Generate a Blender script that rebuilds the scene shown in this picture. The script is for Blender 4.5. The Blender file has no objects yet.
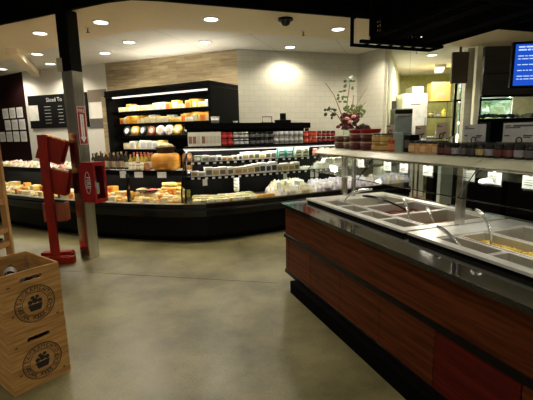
import bpy, bmesh, math, random
from mathutils import Vector, Matrix
R = random.Random(7)
sc = bpy.context.scene
C = sc.collection
PI = math.pi

# ------------------------------------------------------------------ materials
MATS = {}
def mat(name, col, rough=.5, metal=0., spec=.5, noise=None, bump=0., emit=None, trans=0., alpha=1., coat=0., nscale=8., stretch=(1,1,1)):
    if name in MATS: return MATS[name]
    m = bpy.data.materials.new(name); m.use_nodes = True
    nt = m.node_tree; b = nt.nodes['Principled BSDF']
    b.inputs['Base Color'].default_value = (*col, 1)
    b.inputs['Roughness'].default_value = rough
    b.inputs['Metallic'].default_value = metal
    b.inputs['Specular IOR Level'].default_value = spec
    b.inputs['Transmission Weight'].default_value = trans
    b.inputs['Coat Weight'].default_value = coat
    b.inputs['Alpha'].default_value = alpha
    if emit:
        b.inputs['Emission Color'].default_value = (*emit[0], 1)
        b.inputs['Emission Strength'].default_value = emit[1]
    # every material carries a small procedural variation
    tc = nt.nodes.new('ShaderNodeTexCoord'); mp = nt.nodes.new('ShaderNodeMapping')
    mp.inputs['Scale'].default_value = stretch
    nz = nt.nodes.new('ShaderNodeTexNoise'); nz.inputs['Scale'].default_value = nscale; nz.inputs['Detail'].default_value = 4
    nt.links.new(tc.outputs['Object'], mp.inputs[0]); nt.links.new(mp.outputs[0], nz.inputs['Vector'])
    if noise is None: noise = tuple(c*.85 for c in col)
    rp = nt.nodes.new('ShaderNodeValToRGB')
    rp.color_ramp.elements[0].position = .35; rp.color_ramp.elements[0].color = (*noise, 1)
    rp.color_ramp.elements[1].position = .62; rp.color_ramp.elements[1].color = (*col, 1)
    nt.links.new(nz.outputs['Fac'], rp.inputs[0])
    nt.links.new(rp.outputs[0], b.inputs['Base Color'])
    if bump:
        bp = nt.nodes.new('ShaderNodeBump'); bp.inputs['Strength'].default_value = bump; bp.inputs['Distance'].default_value = .01
        nt.links.new(nz.outputs['Fac'], bp.inputs['Height']); nt.links.new(bp.outputs[0], b.inputs['Normal'])
    MATS[name] = m
    return m

def brick_mat(name, c1, c2, mortar, bw, bh, rough=.35, rot=0, msize=.004, offset=.5, bias=0., noise=0., bump=.3):
    m = bpy.data.materials.new(name); m.use_nodes = True
    nt = m.node_tree; b = nt.nodes['Principled BSDF']; b.inputs['Roughness'].default_value = rough
    tc = nt.nodes.new('ShaderNodeTexCoord'); sp = nt.nodes.new('ShaderNodeSeparateXYZ'); cb = nt.nodes.new('ShaderNodeCombineXYZ')
    nt.links.new(tc.outputs['Object'], sp.inputs[0]); nt.links.new(sp.outputs[0], cb.inputs[0]); nt.links.new(sp.outputs[2], cb.inputs[1])
    br = nt.nodes.new('ShaderNodeTexBrick')
    br.inputs['Color1'].default_value = (*c1, 1); br.inputs['Color2'].default_value = (*c2, 1); br.inputs['Mortar'].default_value = (*mortar, 1)
    br.inputs['Scale'].default_value = 1; br.inputs['Brick Width'].default_value = bw; br.inputs['Row Height'].default_value = bh
    br.inputs['Mortar Size'].default_value = msize; br.inputs['Bias'].default_value = bias; br.offset = offset
    nt.links.new(cb.outputs[0], br.inputs['Vector'])
    out = br.outputs['Color']
    if noise:
        nz = nt.nodes.new('ShaderNodeTexNoise'); nz.inputs['Scale'].default_value = 3; nz.inputs['Detail'].default_value = 6
        mp = nt.nodes.new('ShaderNodeMapping'); mp.inputs['Scale'].default_value = (1, 9, 1)
        nt.links.new(cb.outputs[0], mp.inputs[0]); nt.links.new(mp.outputs[0], nz.inputs['Vector'])
        mx = nt.nodes.new('ShaderNodeMix'); mx.data_type = 'RGBA'; mx.blend_type = 'MULTIPLY'; mx.inputs[0].default_value = noise
        rp = nt.nodes.new('ShaderNodeValToRGB'); rp.color_ramp.elements[0].position = .3; rp.color_ramp.elements[0].color = (.35, .3, .25, 1); rp.color_ramp.elements[1].position = .65
        nt.links.new(nz.outputs['Fac'], rp.inputs[0]); nt.links.new(out, mx.inputs[6]); nt.links.new(rp.outputs[0], mx.inputs[7]); out = mx.outputs[2]
    nt.links.new(out, b.inputs['Base Color'])
    if bump:
        bp = nt.nodes.new('ShaderNodeBump'); bp.inputs['Strength'].default_value = bump; bp.inputs['Distance'].default_value = .004; bp.invert = True
        nt.links.new(br.outputs['Fac'], bp.inputs['Height']); nt.links.new(bp.outputs[0], b.inputs['Normal'])
    MATS[name] = m
    return m

def floor_mat():
    m = bpy.data.materials.new('polished concrete'); m.use_nodes = True
    nt = m.node_tree; b = nt.nodes['Principled BSDF']; N = nt.nodes.new; L = nt.links.new
    tc = N('ShaderNodeTexCoord')
    n1 = N('ShaderNodeTexNoise'); n1.inputs['Scale'].default_value = 1.1; n1.inputs['Detail'].default_value = 9; n1.inputs['Roughness'].default_value = .62
    n2 = N('ShaderNodeTexNoise'); n2.inputs['Scale'].default_value = 60; n2.inputs['Detail'].default_value = 4
    n3 = N('ShaderNodeTexNoise'); n3.inputs['Scale'].default_value = 5.5; n3.inputs['Detail'].default_value = 2
    for n in (n1, n2, n3): L(tc.outputs['Object'], n.inputs['Vector'])
    r1 = N('ShaderNodeValToRGB'); e = r1.color_ramp.elements
    e[0].position = .36; e[0].color = (.095, .082, .034, 1); e[1].position = .64; e[1].color = (.275, .245, .12, 1)
    L(n1.outputs['Fac'], r1.inputs[0])
    r2 = N('ShaderNodeValToRGB'); e = r2.color_ramp.elements
    e[0].position = .3; e[0].color = (.72, .72, .7, 1); e[1].position = .62; e[1].color = (1, 1, 1, 1)
    L(n2.outputs['Fac'], r2.inputs[0])
    r3 = N('ShaderNodeValToRGB'); e = r3.color_ramp.elements
    e[0].position = .735; e[0].color = (1, 1, 1, 1); e[1].position = .76; e[1].color = (.25, .22, .17, 1)
    L(n3.outputs['Fac'], r3.inputs[0])
    m1 = N('ShaderNodeMix'); m1.data_type = 'RGBA'; m1.blend_type = 'MULTIPLY'; m1.inputs[0].default_value = .7
    L(r1.outputs[0], m1.inputs[6]); L(r2.outputs[0], m1.inputs[7])
    m2 = N('ShaderNodeMix'); m2.data_type = 'RGBA'; m2.blend_type = 'MULTIPLY'; m2.inputs[0].default_value = .8
    L(m1.outputs[2], m2.inputs[6]); L(r3.outputs[0], m2.inputs[7])
    L(m2.outputs[2], b.inputs['Base Color']); b.inputs['Specular IOR Level'].default_value = .4
    rr = N('ShaderNodeMapRange'); rr.inputs['To Min'].default_value = .28; rr.inputs['To Max'].default_value = .5
    L(n1.outputs['Fac'], rr.inputs[0]); L(rr.outputs[0], b.inputs['Roughness'])
    b.inputs['Coat Weight'].default_value = .06; b.inputs['Coat Roughness'].default_value = .2
    bp = N('ShaderNodeBump'); bp.inputs['Strength'].default_value = .04; L(n2.outputs['Fac'], bp.inputs['Height']); L(bp.outputs[0], b.inputs['Normal'])
    return m

M = dict(
 floor=floor_mat(),
 black=mat('black enamel', (.003, .003, .003), .4, spec=.09),
 dull=mat('matte black', (.0025, .0025, .0025), .8, spec=.03),
 gloss=mat('glossy black trim', (.006, .006, .006), .16, spec=.5),
 steel=mat('brushed steel', (.60, .59, .55), .2, 1., noise=(.5, .48, .44), nscale=30, stretch=(1, 1, .05)),
 dsteel=mat('dark steel', (.10, .092, .078), .38, 1., nscale=20, stretch=(.1, 1, 1)),
 bright=mat('bright stainless', (.88, .87, .82), .28, .45, noise=(.78, .77, .72)),
 chrome=mat('polished chrome', (.85, .84, .80), .22, .85),
 panwall=mat('pan steel', (.50, .48, .41), .35, .4),
 granite=mat('dark granite', (.022, .020, .017), .08, spec=.42, noise=(.012, .011, .01), nscale=90),
 wood=mat('cherry veneer', (.12, .030, .009), .5, spec=.1, noise=(.055, .012, .003), nscale=5, stretch=(.5, 5, 10)),
 redwood=mat('mahogany veneer', (.105, .011, .007), .5, spec=.1, noise=(.06, .005, .003), nscale=5, stretch=(.5, 5, 14)),
 trim=mat('black wood trim', (.006, .005, .004), .35, spec=.12),
 cream=mat('cream laminate', (.86, .85, .64), .35),
 ceil_warm=mat('warm painted soffit', (.95, .83, .60), .8, noise=(.93, .81, .58)),
 kceil=mat('kitchen ceiling paint', (.8, .75, .6), .8),
 whitewall=mat('white paint', (.70, .68, .62), .6, noise=(.68, .66, .60)),
 maroon=mat('maroon paint', (.014, .003, .003), .7, spec=.1),
 yellow=mat('yellow green paint', (.56, .56, .20), .6),
 paleyellow=mat('pale yellow paint', (.80, .80, .50), .6),
 grey=mat('grey tile', (.115, .105, .095), .4),
 taupe=mat('taupe tile', (.19, .155, .11), .4),
 white=mat('white plastic', (.86, .85, .80), .4),
 paper=mat('white paper', (.80, .80, .77), .7),
 red=mat('red painted wood', (.33, .020, .009), .5, spec=.15, noise=(.20, .014, .008), nscale=12, stretch=(1, 1, .2)),
 redmetal=mat('red enamel', (.30, .009, .010), .25, spec=.5),
 signred=mat('sign red', (.30, .012, .015), .4),
 orange_side=mat('orange varnished wood', (.34, .07, .02), .4, noise=(.2, .03, .01), nscale=9),
 pine=mat('pine slats', (.80, .52, .20), .5, noise=(.62, .36, .12), nscale=8, stretch=(1, 6, 6)),
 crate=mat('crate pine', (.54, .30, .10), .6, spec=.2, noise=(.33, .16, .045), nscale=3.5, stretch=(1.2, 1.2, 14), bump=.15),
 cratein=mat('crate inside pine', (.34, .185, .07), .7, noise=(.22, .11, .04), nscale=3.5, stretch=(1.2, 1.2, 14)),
 ink=mat('black stamp ink', (.02, .016, .012), .7),
 oak=mat('oak', (.50, .27, .09), .5, noise=(.38, .18, .05), nscale=5, stretch=(8, 8, .6)),
 glass=None,
 chalk=mat('chalk', (.62, .62, .60), .9),
 board=mat('chalkboard', (.005, .005, .006), .7, spec=.08),
 lamp=mat('lamp diffuser', (1, 1, 1), .5, emit=((1, .95, .84), 9)),
 tube=mat('fluorescent tube', (1, 1, 1), .5, emit=((1, .97, .88), 1.2)),
 tvblue=mat('blue screen', (.0, .02, .2), .3, emit=((.01, .09, .62), .9)),
 tvtext=mat('screen lettering', (.5, .6, 1), .5, emit=((.55, .68, 1), 1.1)),
 soup=mat('red sauce', (.20, .035, .015), .25, noise=(.12, .02, .01), nscale=30),
 broth=mat('brown curry', (.34, .17, .04), .3, noise=(.22, .10, .02), nscale=35, bump=.3),
 corn=mat('yellow pasta', (.40, .28, .04), .4, noise=(.5, .30, .04), nscale=40),
 beige=mat('steamed rice', (.56, .48, .32), .6, noise=(.42, .35, .2), nscale=60, bump=.4),
 leaf=mat('green leaf', (.10, .17, .03), .5), darkleaf=mat('dark leaf', (.015, .035, .012), .5),
 stem=mat('willow stem', (.22, .09, .03), .6), flower=mat('maroon petals', (.10, .012, .014), .6), pink=mat('pink petals', (.72, .30, .26), .6),
 bronze=mat('bronze plate', (.30, .17, .055), .3, 1., nscale=10),
 bluesteel=mat('cool steel', (.42, .46, .50), .25, 1.),
 card=mat('cardboard', (.80, .56, .14), .7), tan=mat('tan label', (.62, .46, .28), .6),
)
def glass_mat(name, tint, rough=.02, a=.12):
    m = bpy.data.materials.new(name); m.use_nodes = True; nt = m.node_tree
    nt.nodes.remove(nt.nodes['Principled BSDF'])
    t = nt.nodes.new('ShaderNodeBsdfTransparent'); t.inputs[0].default_value = (*tint, 1)
    g = nt.nodes.new('ShaderNodeBsdfGlossy'); g.inputs['Roughness'].default_value = rough
    nz = nt.nodes.new('ShaderNodeTexNoise'); nz.inputs['Scale'].default_value = 3
    f = nt.nodes.new('ShaderNodeFresnel'); f.inputs[0].default_value = 1.45
    mm = nt.nodes.new('ShaderNodeMath'); mm.operation = 'MULTIPLY_ADD'; mm.inputs[1].default_value = .28
    ad = nt.nodes.new('ShaderNodeMath'); ad.operation = 'MULTIPLY'; ad.inputs[1].default_value = a*.1
    nt.links.new(nz.outputs['Fac'], ad.inputs[0])
    nt.links.new(f.outputs[0], mm.inputs[0]); nt.links.new(ad.outputs[0], mm.inputs[2])
    mx = nt.nodes.new('ShaderNodeMixShader')
    nt.links.new(mm.outputs[0], mx.inputs[0]); nt.links.new(t.outputs[0], mx.inputs[1]); nt.links.new(g.outputs[0], mx.inputs[2])
    nt.links.new(mx.outputs[0], nt.nodes['Material Output'].inputs[0])
    return m
M['glass'] = glass_mat('clear glass', (.95, .98, .95))
M['clear'] = glass_mat('clear plastic', (.93, .95, .93), .1, .3)
M['subway'] = brick_mat('white subway tile', (.58, .57, .47), (.55, .54, .45), (.46, .45, .37), .21, .105, .25)
M['stone'] = brick_mat('travertine strip tile', (.50, .41, .25), (.34, .26, .145), (.27, .21, .12), .40, .065, .55, msize=.002, noise=.6)
M['ctile'] = None
def ceil_mat():
    m = bpy.data.materials.new('acoustic ceiling tile'); m.use_nodes = True
    nt = m.node_tree; b = nt.nodes['Principled BSDF']; b.inputs['Roughness'].default_value = .9
    tc = nt.nodes.new('ShaderNodeTexCoord'); mp = nt.nodes.new('ShaderNodeMapping'); mp.inputs['Rotation'].default_value = (0, 0, math.radians(20))
    br = nt.nodes.new('ShaderNodeTexBrick'); br.offset = 0
    br.inputs['Color1'].default_value = (.86, .85, .78, 1); br.inputs['Color2'].default_value = (.84, .83, .76, 1); br.inputs['Mortar'].default_value = (.66, .62, .52, 1)
    br.inputs['Scale'].default_value = 1; br.inputs['Brick Width'].default_value = 1.2; br.inputs['Row Height'].default_value = 1.2; br.inputs['Mortar Size'].default_value = .008
    nt.links.new(tc.outputs['Object'], mp.inputs[0]); nt.links.new(mp.outputs[0], br.inputs['Vector']); nt.links.new(br.outputs[0], b.inputs['Base Color'])
    return m
M['ctile'] = ceil_mat()

def colmat(col, rough=.45, **k):
    key = 'tint %.2f %.2f %.2f' % col
    return mat(key, col, rough, nscale=18, **k)

# ------------------------------------------------------------------ mesh building
class MB:
    def __init__(s): s.bm = bmesh.new()
    def box(s, c, d, rz=0, rx=0, ry=0, bev=0.):
        t = bmesh.new(); bmesh.ops.create_cube(t, size=1)
        bmesh.ops.scale(t, vec=d, verts=t.verts)
        if bev: bmesh.ops.bevel(t, geom=t.edges[:], offset=bev, segments=2, affect='EDGES', profile=.5)
        bmesh.ops.transform(t, matrix=Matrix.Translation(c) @ Matrix.Rotation(rz, 4, 'Z') @ Matrix.Rotation(ry, 4, 'Y') @ Matrix.Rotation(rx, 4, 'X'), verts=t.verts)
        s.merge(t); return s
    def b2(s, x0, x1, y0, y1, z0, z1, bev=0.): return s.box(((x0+x1)/2, (y0+y1)/2, (z0+z1)/2), (abs(x1-x0), abs(y1-y0), abs(z1-z0)), bev=bev)
    def merge(s, t, m=None):
        if m is not None: bmesh.ops.transform(t, matrix=m, verts=t.verts)
        mp = [s.bm.verts.new(v.co) for v in t.verts]; t.verts.index_update()
        for f in t.faces:
            try: s.bm.faces.new([mp[v.index] for v in f.verts])
            except ValueError: pass
        t.free()
    def prism(s, poly, z0, z1):
        a = [s.bm.verts.new((x, y, z0)) for x, y in poly]; b = [s.bm.verts.new((x, y, z1)) for x, y in poly]
        n = len(poly); s.bm.faces.new(a[::-1]); s.bm.faces.new(b)
        for i in range(n): s.bm.faces.new((a[i], a[(i+1) % n], b[(i+1) % n], b[i]))
        return s
    def prism_m(s, poly, z0, z1, m):
        t = MB(); t.prism(poly, z0, z1); s.merge(t.bm, m); return s
    def lathe(s, prof, seg=16, loc=(0, 0, 0), m=None, sq=0):
        t = bmesh.new(); rings = []
        for r, z in prof:
            if r < 1e-5: rings.append([t.verts.new((0, 0, z))])
            else:
                ring = []
                for k in range(seg):
                    a = 2*PI*k/seg
                    ring.append(t.verts.new((r*math.cos(a), r*math.sin(a), z)))
                rings.append(ring)
        for A, B in zip(rings, rings[1:]):
            for k in range(seg):
                q = [A[k % len(A)], A[(k+1) % len(A)], B[(k+1) % len(B)], B[k % len(B)]]
                u = []
                for v in q:
                    if v not in u: u.append(v)
                if len(u) > 2:
                    try: t.faces.new(u)
                    except ValueError: pass
        for E_, rev in ((rings[0], True), (rings[-1], False)):
            if len(E_) > 2: t.faces.new(E_[::-1] if rev else E_)
        s.merge(t, m if m is not None else Matrix.Translation(loc)); return s
    def tube(s, pts, r, seg=8):
        pts = [Vector(p) for p in pts]; rs = r if isinstance(r, (list, tuple)) else [r]*len(pts); rings = []
        for i, p in enumerate(pts):
            d = (pts[min(i+1, len(pts)-1)] - pts[max(i-1, 0)]).normalized()
            a = Vector((0, 0, 1)) if abs(d.z) < .9 else Vector((1, 0, 0))
            u = d.cross(a).normalized(); v = d.cross(u)
            rings.append([s.bm.verts.new(p + rs[i]*(u*math.cos(2*PI*k/seg) + v*math.sin(2*PI*k/seg))) for k in range(seg)])
        for A, B in zip(rings, rings[1:]):
            for k in range(seg): s.bm.faces.new((A[k], A[(k+1) % seg], B[(k+1) % seg], B[k]))
        s.bm.faces.new(rings[0][::-1]); s.bm.faces.new(rings[-1]); return s
    def sphere(s, c, r, sx=1, sy=1, sz=1, lump=0, rng=None, sub=2):
        t = bmesh.new(); bmesh.ops.create_icosphere(t, subdivisions=sub, radius=r)
        for v in t.verts:
            k = 1 + (rng.uniform(-lump, lump) if lump else 0)
            v.co = Vector((v.co.x*sx*k, v.co.y*sy*k, v.co.z*sz*k)) + Vector(c)
        s.merge(t); return s
    def sweep(s, path, prof):           # path = [(x,y)], prof = [(d,z)] closed
        rows = []
        offs = [offset_path(path, d) for d, z in prof]
        for i in range(len(path)):
            rows.append([s.bm.verts.new((offs[j][i][0], offs[j][i][1], prof[j][1])) for j in range(len(prof))])
        n = len(prof)
        for A, B in zip(rows, rows[1:]):
            for k in range(n): s.bm.faces.new((A[k], B[k], B[(k+1) % n], A[(k+1) % n]))
        s.bm.faces.new(rows[0]); s.bm.faces.new(rows[-1][::-1]); return s
    def mesh(s, name, m, smooth=False):
        bmesh.ops.recalc_face_normals(s.bm, faces=s.bm.faces[:])
        me = bpy.data.meshes.new(name); s.bm.to_mesh(me); s.bm.free()
        me.materials.append(m)
        if smooth:
            for p in me.polygons: p.use_smooth = True
        return me
    def obj(s, name, m, parent=None, smooth=False, label=None):
        o = bpy.data.objects.new(name, s.mesh(name, m, smooth)); C.objects.link(o)
        if parent is not None: o.parent = parent
        if label: o['label'] = label
        if smooth:
            md = o.modifiers.new('es', 'EDGE_SPLIT'); md.split_angle = math.radians(40)
        return o

def offset_path(path, d):
    out = []; n = len(path)
    for i in range(n):
        ns = []
        for a, b in ((i-1, i), (i, i+1)):
            if a >= 0 and b < n:
                dx, dy = path[b][0]-path[a][0], path[b][1]-path[a][1]; l = math.hypot(dx, dy)
                ns.append((-dy/l, dx/l))
        if len(ns) == 2:
            mx, my = ns[0][0]+ns[1][0], ns[0][1]+ns[1][1]; l = math.hypot(mx, my); mx /= l; my /= l
            k = 1/max(.5, mx*ns[0][0]+my*ns[0][1])
        else: (mx, my), k = ns[0], 1
        out.append((path[i][0]+mx*d*k, path[i][1]+my*d*k))
    return out
def along(path, d, s):                  # s in metres measured on the front line -> (x, y, angle)
    off = offset_path(path, d); acc = 0
    for i in range(len(path)-1):
        l = math.dist(path[i], path[i+1])
        if s <= acc+l or i == len(path)-2:
            t = (s-acc)/l; a, b = off[i], off[i+1]
            return a[0]+(b[0]-a[0])*t, a[1]+(b[1]-a[1])*t, math.atan2(b[1]-a[1], b[0]-a[0])
        acc += l
def plen(path): return sum(math.dist(a, b) for a, b in zip(path, path[1:]))

def tag(o, label, cat, group=None):
    if len(label.replace(',', '').split()) > 16: print('LONGLABEL', label)
    o['label'] = label; o['category'] = cat
    if group: o['group'] = group
    return o
def thing(name, label, cat, loc=(0, 0, 0), rz=0, group=None):
    o = bpy.data.objects.new(name, None); C.objects.link(o); o.location = loc; o.rotation_euler = (0, 0, rz)
    o.empty_display_size = .05
    return tag(o, label, cat, group)
def struct(o): o['kind'] = 'structure'; return o

_tc = {}
def text_bm(s, size):
    cu = bpy.data.curves.new('t', 'FONT'); cu.body = s; cu.size = size; cu.align_x = 'CENTER'; cu.align_y = 'CENTER'; cu.extrude = .0006; cu.resolution_u = 3
    ob = bpy.data.objects.new('t', cu); C.objects.link(ob)
    dg = bpy.context.evaluated_depsgraph_get(); me = bpy.data.meshes.new_from_object(ob.evaluated_get(dg))
    t = bmesh.new(); t.from_mesh(me); bpy.data.objects.remove(ob); bpy.data.curves.remove(cu); bpy.data.meshes.remove(me)
    return t
# frame of a vertical face: x along face, y up, z outward
def face_m(loc, ang):    # ang = direction of the face's x axis in plan, outward = right-hand side of it
    x = Vector((math.cos(ang), math.sin(ang), 0)); z = Vector((math.sin(ang), -math.cos(ang), 0)); y = Vector((0, 0, 1))
    m = Matrix((x, y, z)).transposed().to_4x4(); m.translation = Vector(loc); return m

ORD = ['leftmost', 'second', 'third', 'fourth', 'fifth', 'sixth', 'seventh', 'eighth', 'ninth', 'tenth', 'eleventh', 'twelfth', 'thirteenth', 'fourteenth',
       'fifteenth', 'sixteenth', 'seventeenth', 'eighteenth', 'nineteenth', 'twentieth'] + ['twenty-'+w for w in 'first second third fourth fifth sixth seventh eighth ninth'.split()] + ['thirtieth'] + ['thirty-'+w for w in 'first second third fourth fifth sixth seventh eighth ninth'.split()]
def ordl(i): return ORD[0] if i == 0 else ORD[i]+' from the left'

# ------------------------------------------------------------------ product kinds (list of (name, mesh); first is the body)
def wedge(col, lab=None, w=.13, h=.05, rind=None):
    a = MB(); t = bmesh.new()
    poly = [(-w/2, -.05), (w/2, -.05), (w*.12, .09), (-w*.12, .09)]
    a.prism(poly, 0, h); bmesh.ops.bevel(a.bm, geom=a.bm.edges[:], offset=.006, segments=2, affect='EDGES')
    t.free()
    out = [('cheese_wedge', a.mesh('wedge', colmat(col, .3), True))]
    l = MB(); l.box((0, -.012, h+.001), (w*.5, .045, .002)); out.append(('label', l.mesh('label', colmat(lab or (.85, .83, .76)))))
    return out
def block(col, lab, w=.11, d=.08, h=.06, name='cheese_block', tilt=0):
    a = MB(); a.b2(-w/2, w/2, -d/2, d/2, 0, h, bev=.008)
    l = MB(); l.b2(-w*.32, w*.32, -d/2-.0015, -d/2+.001, h*.18, h*.82); l.b2(-w*.3, w*.3, -d*.3, d*.3, h-.001, h+.0015)
    return [(name, a.mesh(name, colmat(col, .3))), ('label', l.mesh('label', colmat(lab)))]
def wheel(col, lab, r=.09, h=.06, name='cheese_wheel'):
    a = MB(); a.lathe([(0, 0), (r*.9, 0), (r, .01), (r, h-.01), (r*.9, h), (0, h)], 20)
    l = MB(); l.lathe([(0, h), (r*.55, h), (r*.55, h+.002), (0, h+.002)], 20)
    return [(name, a.mesh(name, colmat(col, .35), True)), ('label', l.mesh('label', colmat(lab)))]
def standing(pr, r, name=None):      # stand a wheel up on its edge, leaning back
    mtx = Matrix.Translation((0, 0, r)) @ Matrix.Rotation(math.radians(75), 4, 'X')
    for n, me in pr: me.transform(mtx)
    return pr
def tub(col, lid, lab, r=.05, h=.07, name='tub'):
    a = MB(); a.lathe([(0, 0), (r*.82, 0), (r*.95, h*.85), (0, h*.85)], 16)
    b = MB(); b.lathe([(0, h*.85), (r, h*.85), (r, h), (r*.9, h), (r*.88, h-.004), (0, h-.004)], 16)
    c = MB(); c.lathe([(r*.86, h*.2), (r*.93, h*.72), (r*.945, h*.72), (r*.875, h*.2)], 16)
    return [(name, a.mesh(name, colmat(col, .3), True)), ('lid', b.mesh('lid', colmat(lid), True)), ('label', c.mesh('label', colmat(lab), True))]
def carton(col, lab, w=.10, d=.08, h=.09, name='carton'):
    a = MB(); a.b2(-w/2, w/2, -d/2, d/2, 0, h, bev=.003)
    l = MB(); l.b2(-w*.36, w*.36, -d/2-.0015, -d/2+.001, h*.2, h*.72)
    k = MB(); k.b2(-w*.5, w*.5, -d/2-.002, d/2, h, h+.006)
    return [(name, a.mesh(name, colmat(col))), ('label', l.mesh('label', colmat(lab))), ('lid', k.mesh('lid', colmat(tuple(min(1, c*1.1) for c in col))))]
def pouch(col, lab, seed, w=.15, h=.07, d=.10, name='pouch'):
    r = random.Random(seed); a = MB(); t = bmesh.new(); bmesh.ops.create_grid(t, x_segments=8, y_segments=6, size=.5)
    top = [v for v in t.verts]
    for v in top:
        e = (1-(2*v.co.x)**4)*(1-(2*v.co.y)**4); v.co.z = h*e*(.35+1.1*r.random())+.004; v.co.x *= w*(1+.05*r.uniform(-1, 1)); v.co.y *= d*(1+.05*r.uniform(-1, 1))
    g = bmesh.ops.extrude_face_region(t, geom=t.faces[:])
    for v in g['geom']:
        if isinstance(v, bmesh.types.BMVert): v.co.z = 0
    a.merge(t)
    l = MB(); l.box((0, -.01, h*.86), (w*.4, d*.42, .012), bev=.002)
    return [(name, a.mesh(name, colmat(col, .25), True)), ('label', l.mesh('label', colmat(lab)))]
def bottle(glassc, lab, cap, r=.036, h=.30, name='bottle'):
    a = MB(); a.lathe([(0, 0), (r, .002), (r, h*.58), (r*.85, h*.66), (r*.38, h*.78), (r*.36, h*.93), (0, h*.93)], 14)
    l = MB(); l.lathe([(r+.0008, h*.14), (r+.0015, h*.15), (r+.0015, h*.48), (r+.0008, h*.49)], 14)
    c = MB(); c.lathe([(0, h*.86), (r*.42, h*.86), (r*.42, h), (0, h)], 12)
    return [(name, a.mesh(name, colmat(glassc, .12), True)), ('label', l.mesh('label', colmat(lab), True)), ('cap', c.mesh('cap', colmat(cap), True))]
def jar(fill, lid, lab, r=.034, h=.10, name='jar'):
    a = MB(); a.lathe([(0, 0), (r*.94, 0), (r, .006), (r, h*.72), (r*.84, h*.82), (0, h*.82)], 16)
    l = MB(); l.lathe([(r+.0008, h*.16), (r+.0015, h*.17), (r+.0015, h*.60), (r+.0008, h*.61)], 16)
    c = MB(); c.lathe([(0, h*.80), (r*.92, h*.80), (r*.92, h*.98), (r*.85, h), (0, h)], 16)
    return [(name, a.mesh(name, colmat(fill, .15), True)), ('label', l.mesh('label', colmat(lab), True)), ('lid', c.mesh('lid', colmat(lid), True))]

def spawn(pr, label, cat, group, loc, rz=0, name=None, scale=1., tilt=0., rx=0.):
    root = None
    for n, me in pr:
        o = bpy.data.objects.new(name if (root is None and name) else n, me); C.objects.link(o)
        if root is None:
            root = o; o.location = loc; o.rotation_euler = (tilt+rx, 0, rz)
            o.scale = (scale,)*3; tag(o, label, cat, group)
        else: o.parent = root
    return root

# ================================================================== THE SETTING
def rect_struct(name, b, m): return struct(b.obj(name, m))
rect_struct('floor', MB().b2(-9, 10, -6, 14, -.1, 0), M['floor'])
# saw-cut joint in the slab
jt = MB(); jt.tube([(-2.9, 4.55, .0), (.1, 3.95, .0)], .0022, 4)
struct(jt.obj('trim_1', mat('joint filler', (.06, .055, .035), .8)))
CH = 3.1
EDGE = [(-9, 8.2), (-3.5, 5.45), (-1.76, 4.66), (-1.45, 4.58), (-1.15, 4.64), (1.46, 5.5), (4.2, 6.35), (10, 8.2)]
INN = [(-9, 10.3), (-5.2, 7.95), (-2.9, 6.4), (-1.8, 5.88), (-1.3, 5.84), (1.44, 6.73), (4.2, 7.6), (10, 9.5)]
rect_struct('ceiling', MB().prism(EDGE+INN[::-1], CH, CH+.22), M['ceil_warm'])
rect_struct('ceiling', MB().prism(INN+[(10, 14), (-9, 14)], CH+.05, CH+.22), M['ctile'])
rect_struct('ceiling', MB().b2(-9, 10, -6, 14, 4.7, 4.8), M['dull'])
fb = MB(); fe = offset_path(EDGE, .04)
fb.prism(fe + offset_path(EDGE, .12)[::-1], CH+.22, 4.7); rect_struct('wall_soffit', fb, M['dull'])
fb = MB(); fb.prism(offset_path(EDGE, -.05) + offset_path(EDGE, -.002)[::-1], CH-.02, 4.7); rect_struct('trim_2', fb, M['dull'])
bm_ = MB(); a_, b_ = Vector((-4.25, 6.84, 3.06)), Vector((-5.3, 9.3, 3.06)); d_ = b_-a_
bm_.box((a_+b_)/2, (d_.length, .16, .12), rz=math.atan2(d_.y, d_.x)); rect_struct('trim_3', bm_, M['ceil_warm'])

def wallseg(name, a, b, z0, z1, m, t=.12):
    l = math.dist(a, b); o = MB().b2(0, l, 0, t, z0, z1).obj(name, m)
    o.location = (a[0], a[1], 0); o.rotation_euler = (0, 0, math.atan2(b[1]-a[1], b[0]-a[0])); return struct(o)
W0, W1, W2, W3, W4 = (-5.75, 9.53), (-3.42, 8.66), (-.495, 7.51), (1.92, 8.22), (2.28, 7.585)
wallseg('wall_left', (-9, 11.6), W0, 0, 3.15, M['maroon'])
wallseg('wall_back', W0, W1, 0, 3.15, M['whitewall'])
wallseg('wall_back', W1, W2, 0, 3.15, M['stone'])
wallseg('wall_back', W2, W3, 0, 3.15, M['subway'])
wallseg('wall_back', W3, W4, 0, 3.15, M['subway'])
wallseg('wall_kitchen', (2.36, 7.62), (3.94, 11.5), 0, 3.15, M['paleyellow'])
wallseg('wall_kitchen', (3.94, 11.5), (5.35, 11.3), 0, 3.15, M['yellow'])
wallseg('wall_kitchen', (5.35, 11.3), (5.0, 10.46), 0, 3.15, M['paleyellow'])
# window wall past the kitchen: solid below 1.3 m, header above, mullions, glass
wallseg('wall_right', (5.0, 10.43), (9.5, 9.6), 0, 1.2, M['whitewall'])
wallseg('wall_right', (5.0, 10.43), (9.5, 9.6), 2.95, 3.15, M['whitewall'])
wallseg('wall_right', (6.35, 10.1), (9.5, 9.52), 1.2, 2.95, M['paleyellow'], .06)
w = MB(); L_ = math.dist((5.0, 10.42), (6.4, 10.17))
for x in (0, .17, .62, L_-.03): w.b2(x, x+.05, 0, .08, 1.2, 2.95)
w.b2(0, L_, 0, .08, 2.33, 2.38); w.b2(0, L_, 0, .08, 2.9, 2.95)
o = w.obj('window_1', M['black']); o.location = (5.0, 10.42, 0); o.rotation_euler = (0, 0, math.atan2(-.25, 1.4)); struct(o)
MB().b2(.05, L_, .03, .036, 1.2, 2.95).obj('pane', M['glass'], o)
wallseg('wall_right', (9.9, 14), (9.9, -6), 0, 4.7, M['whitewall'])
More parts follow.
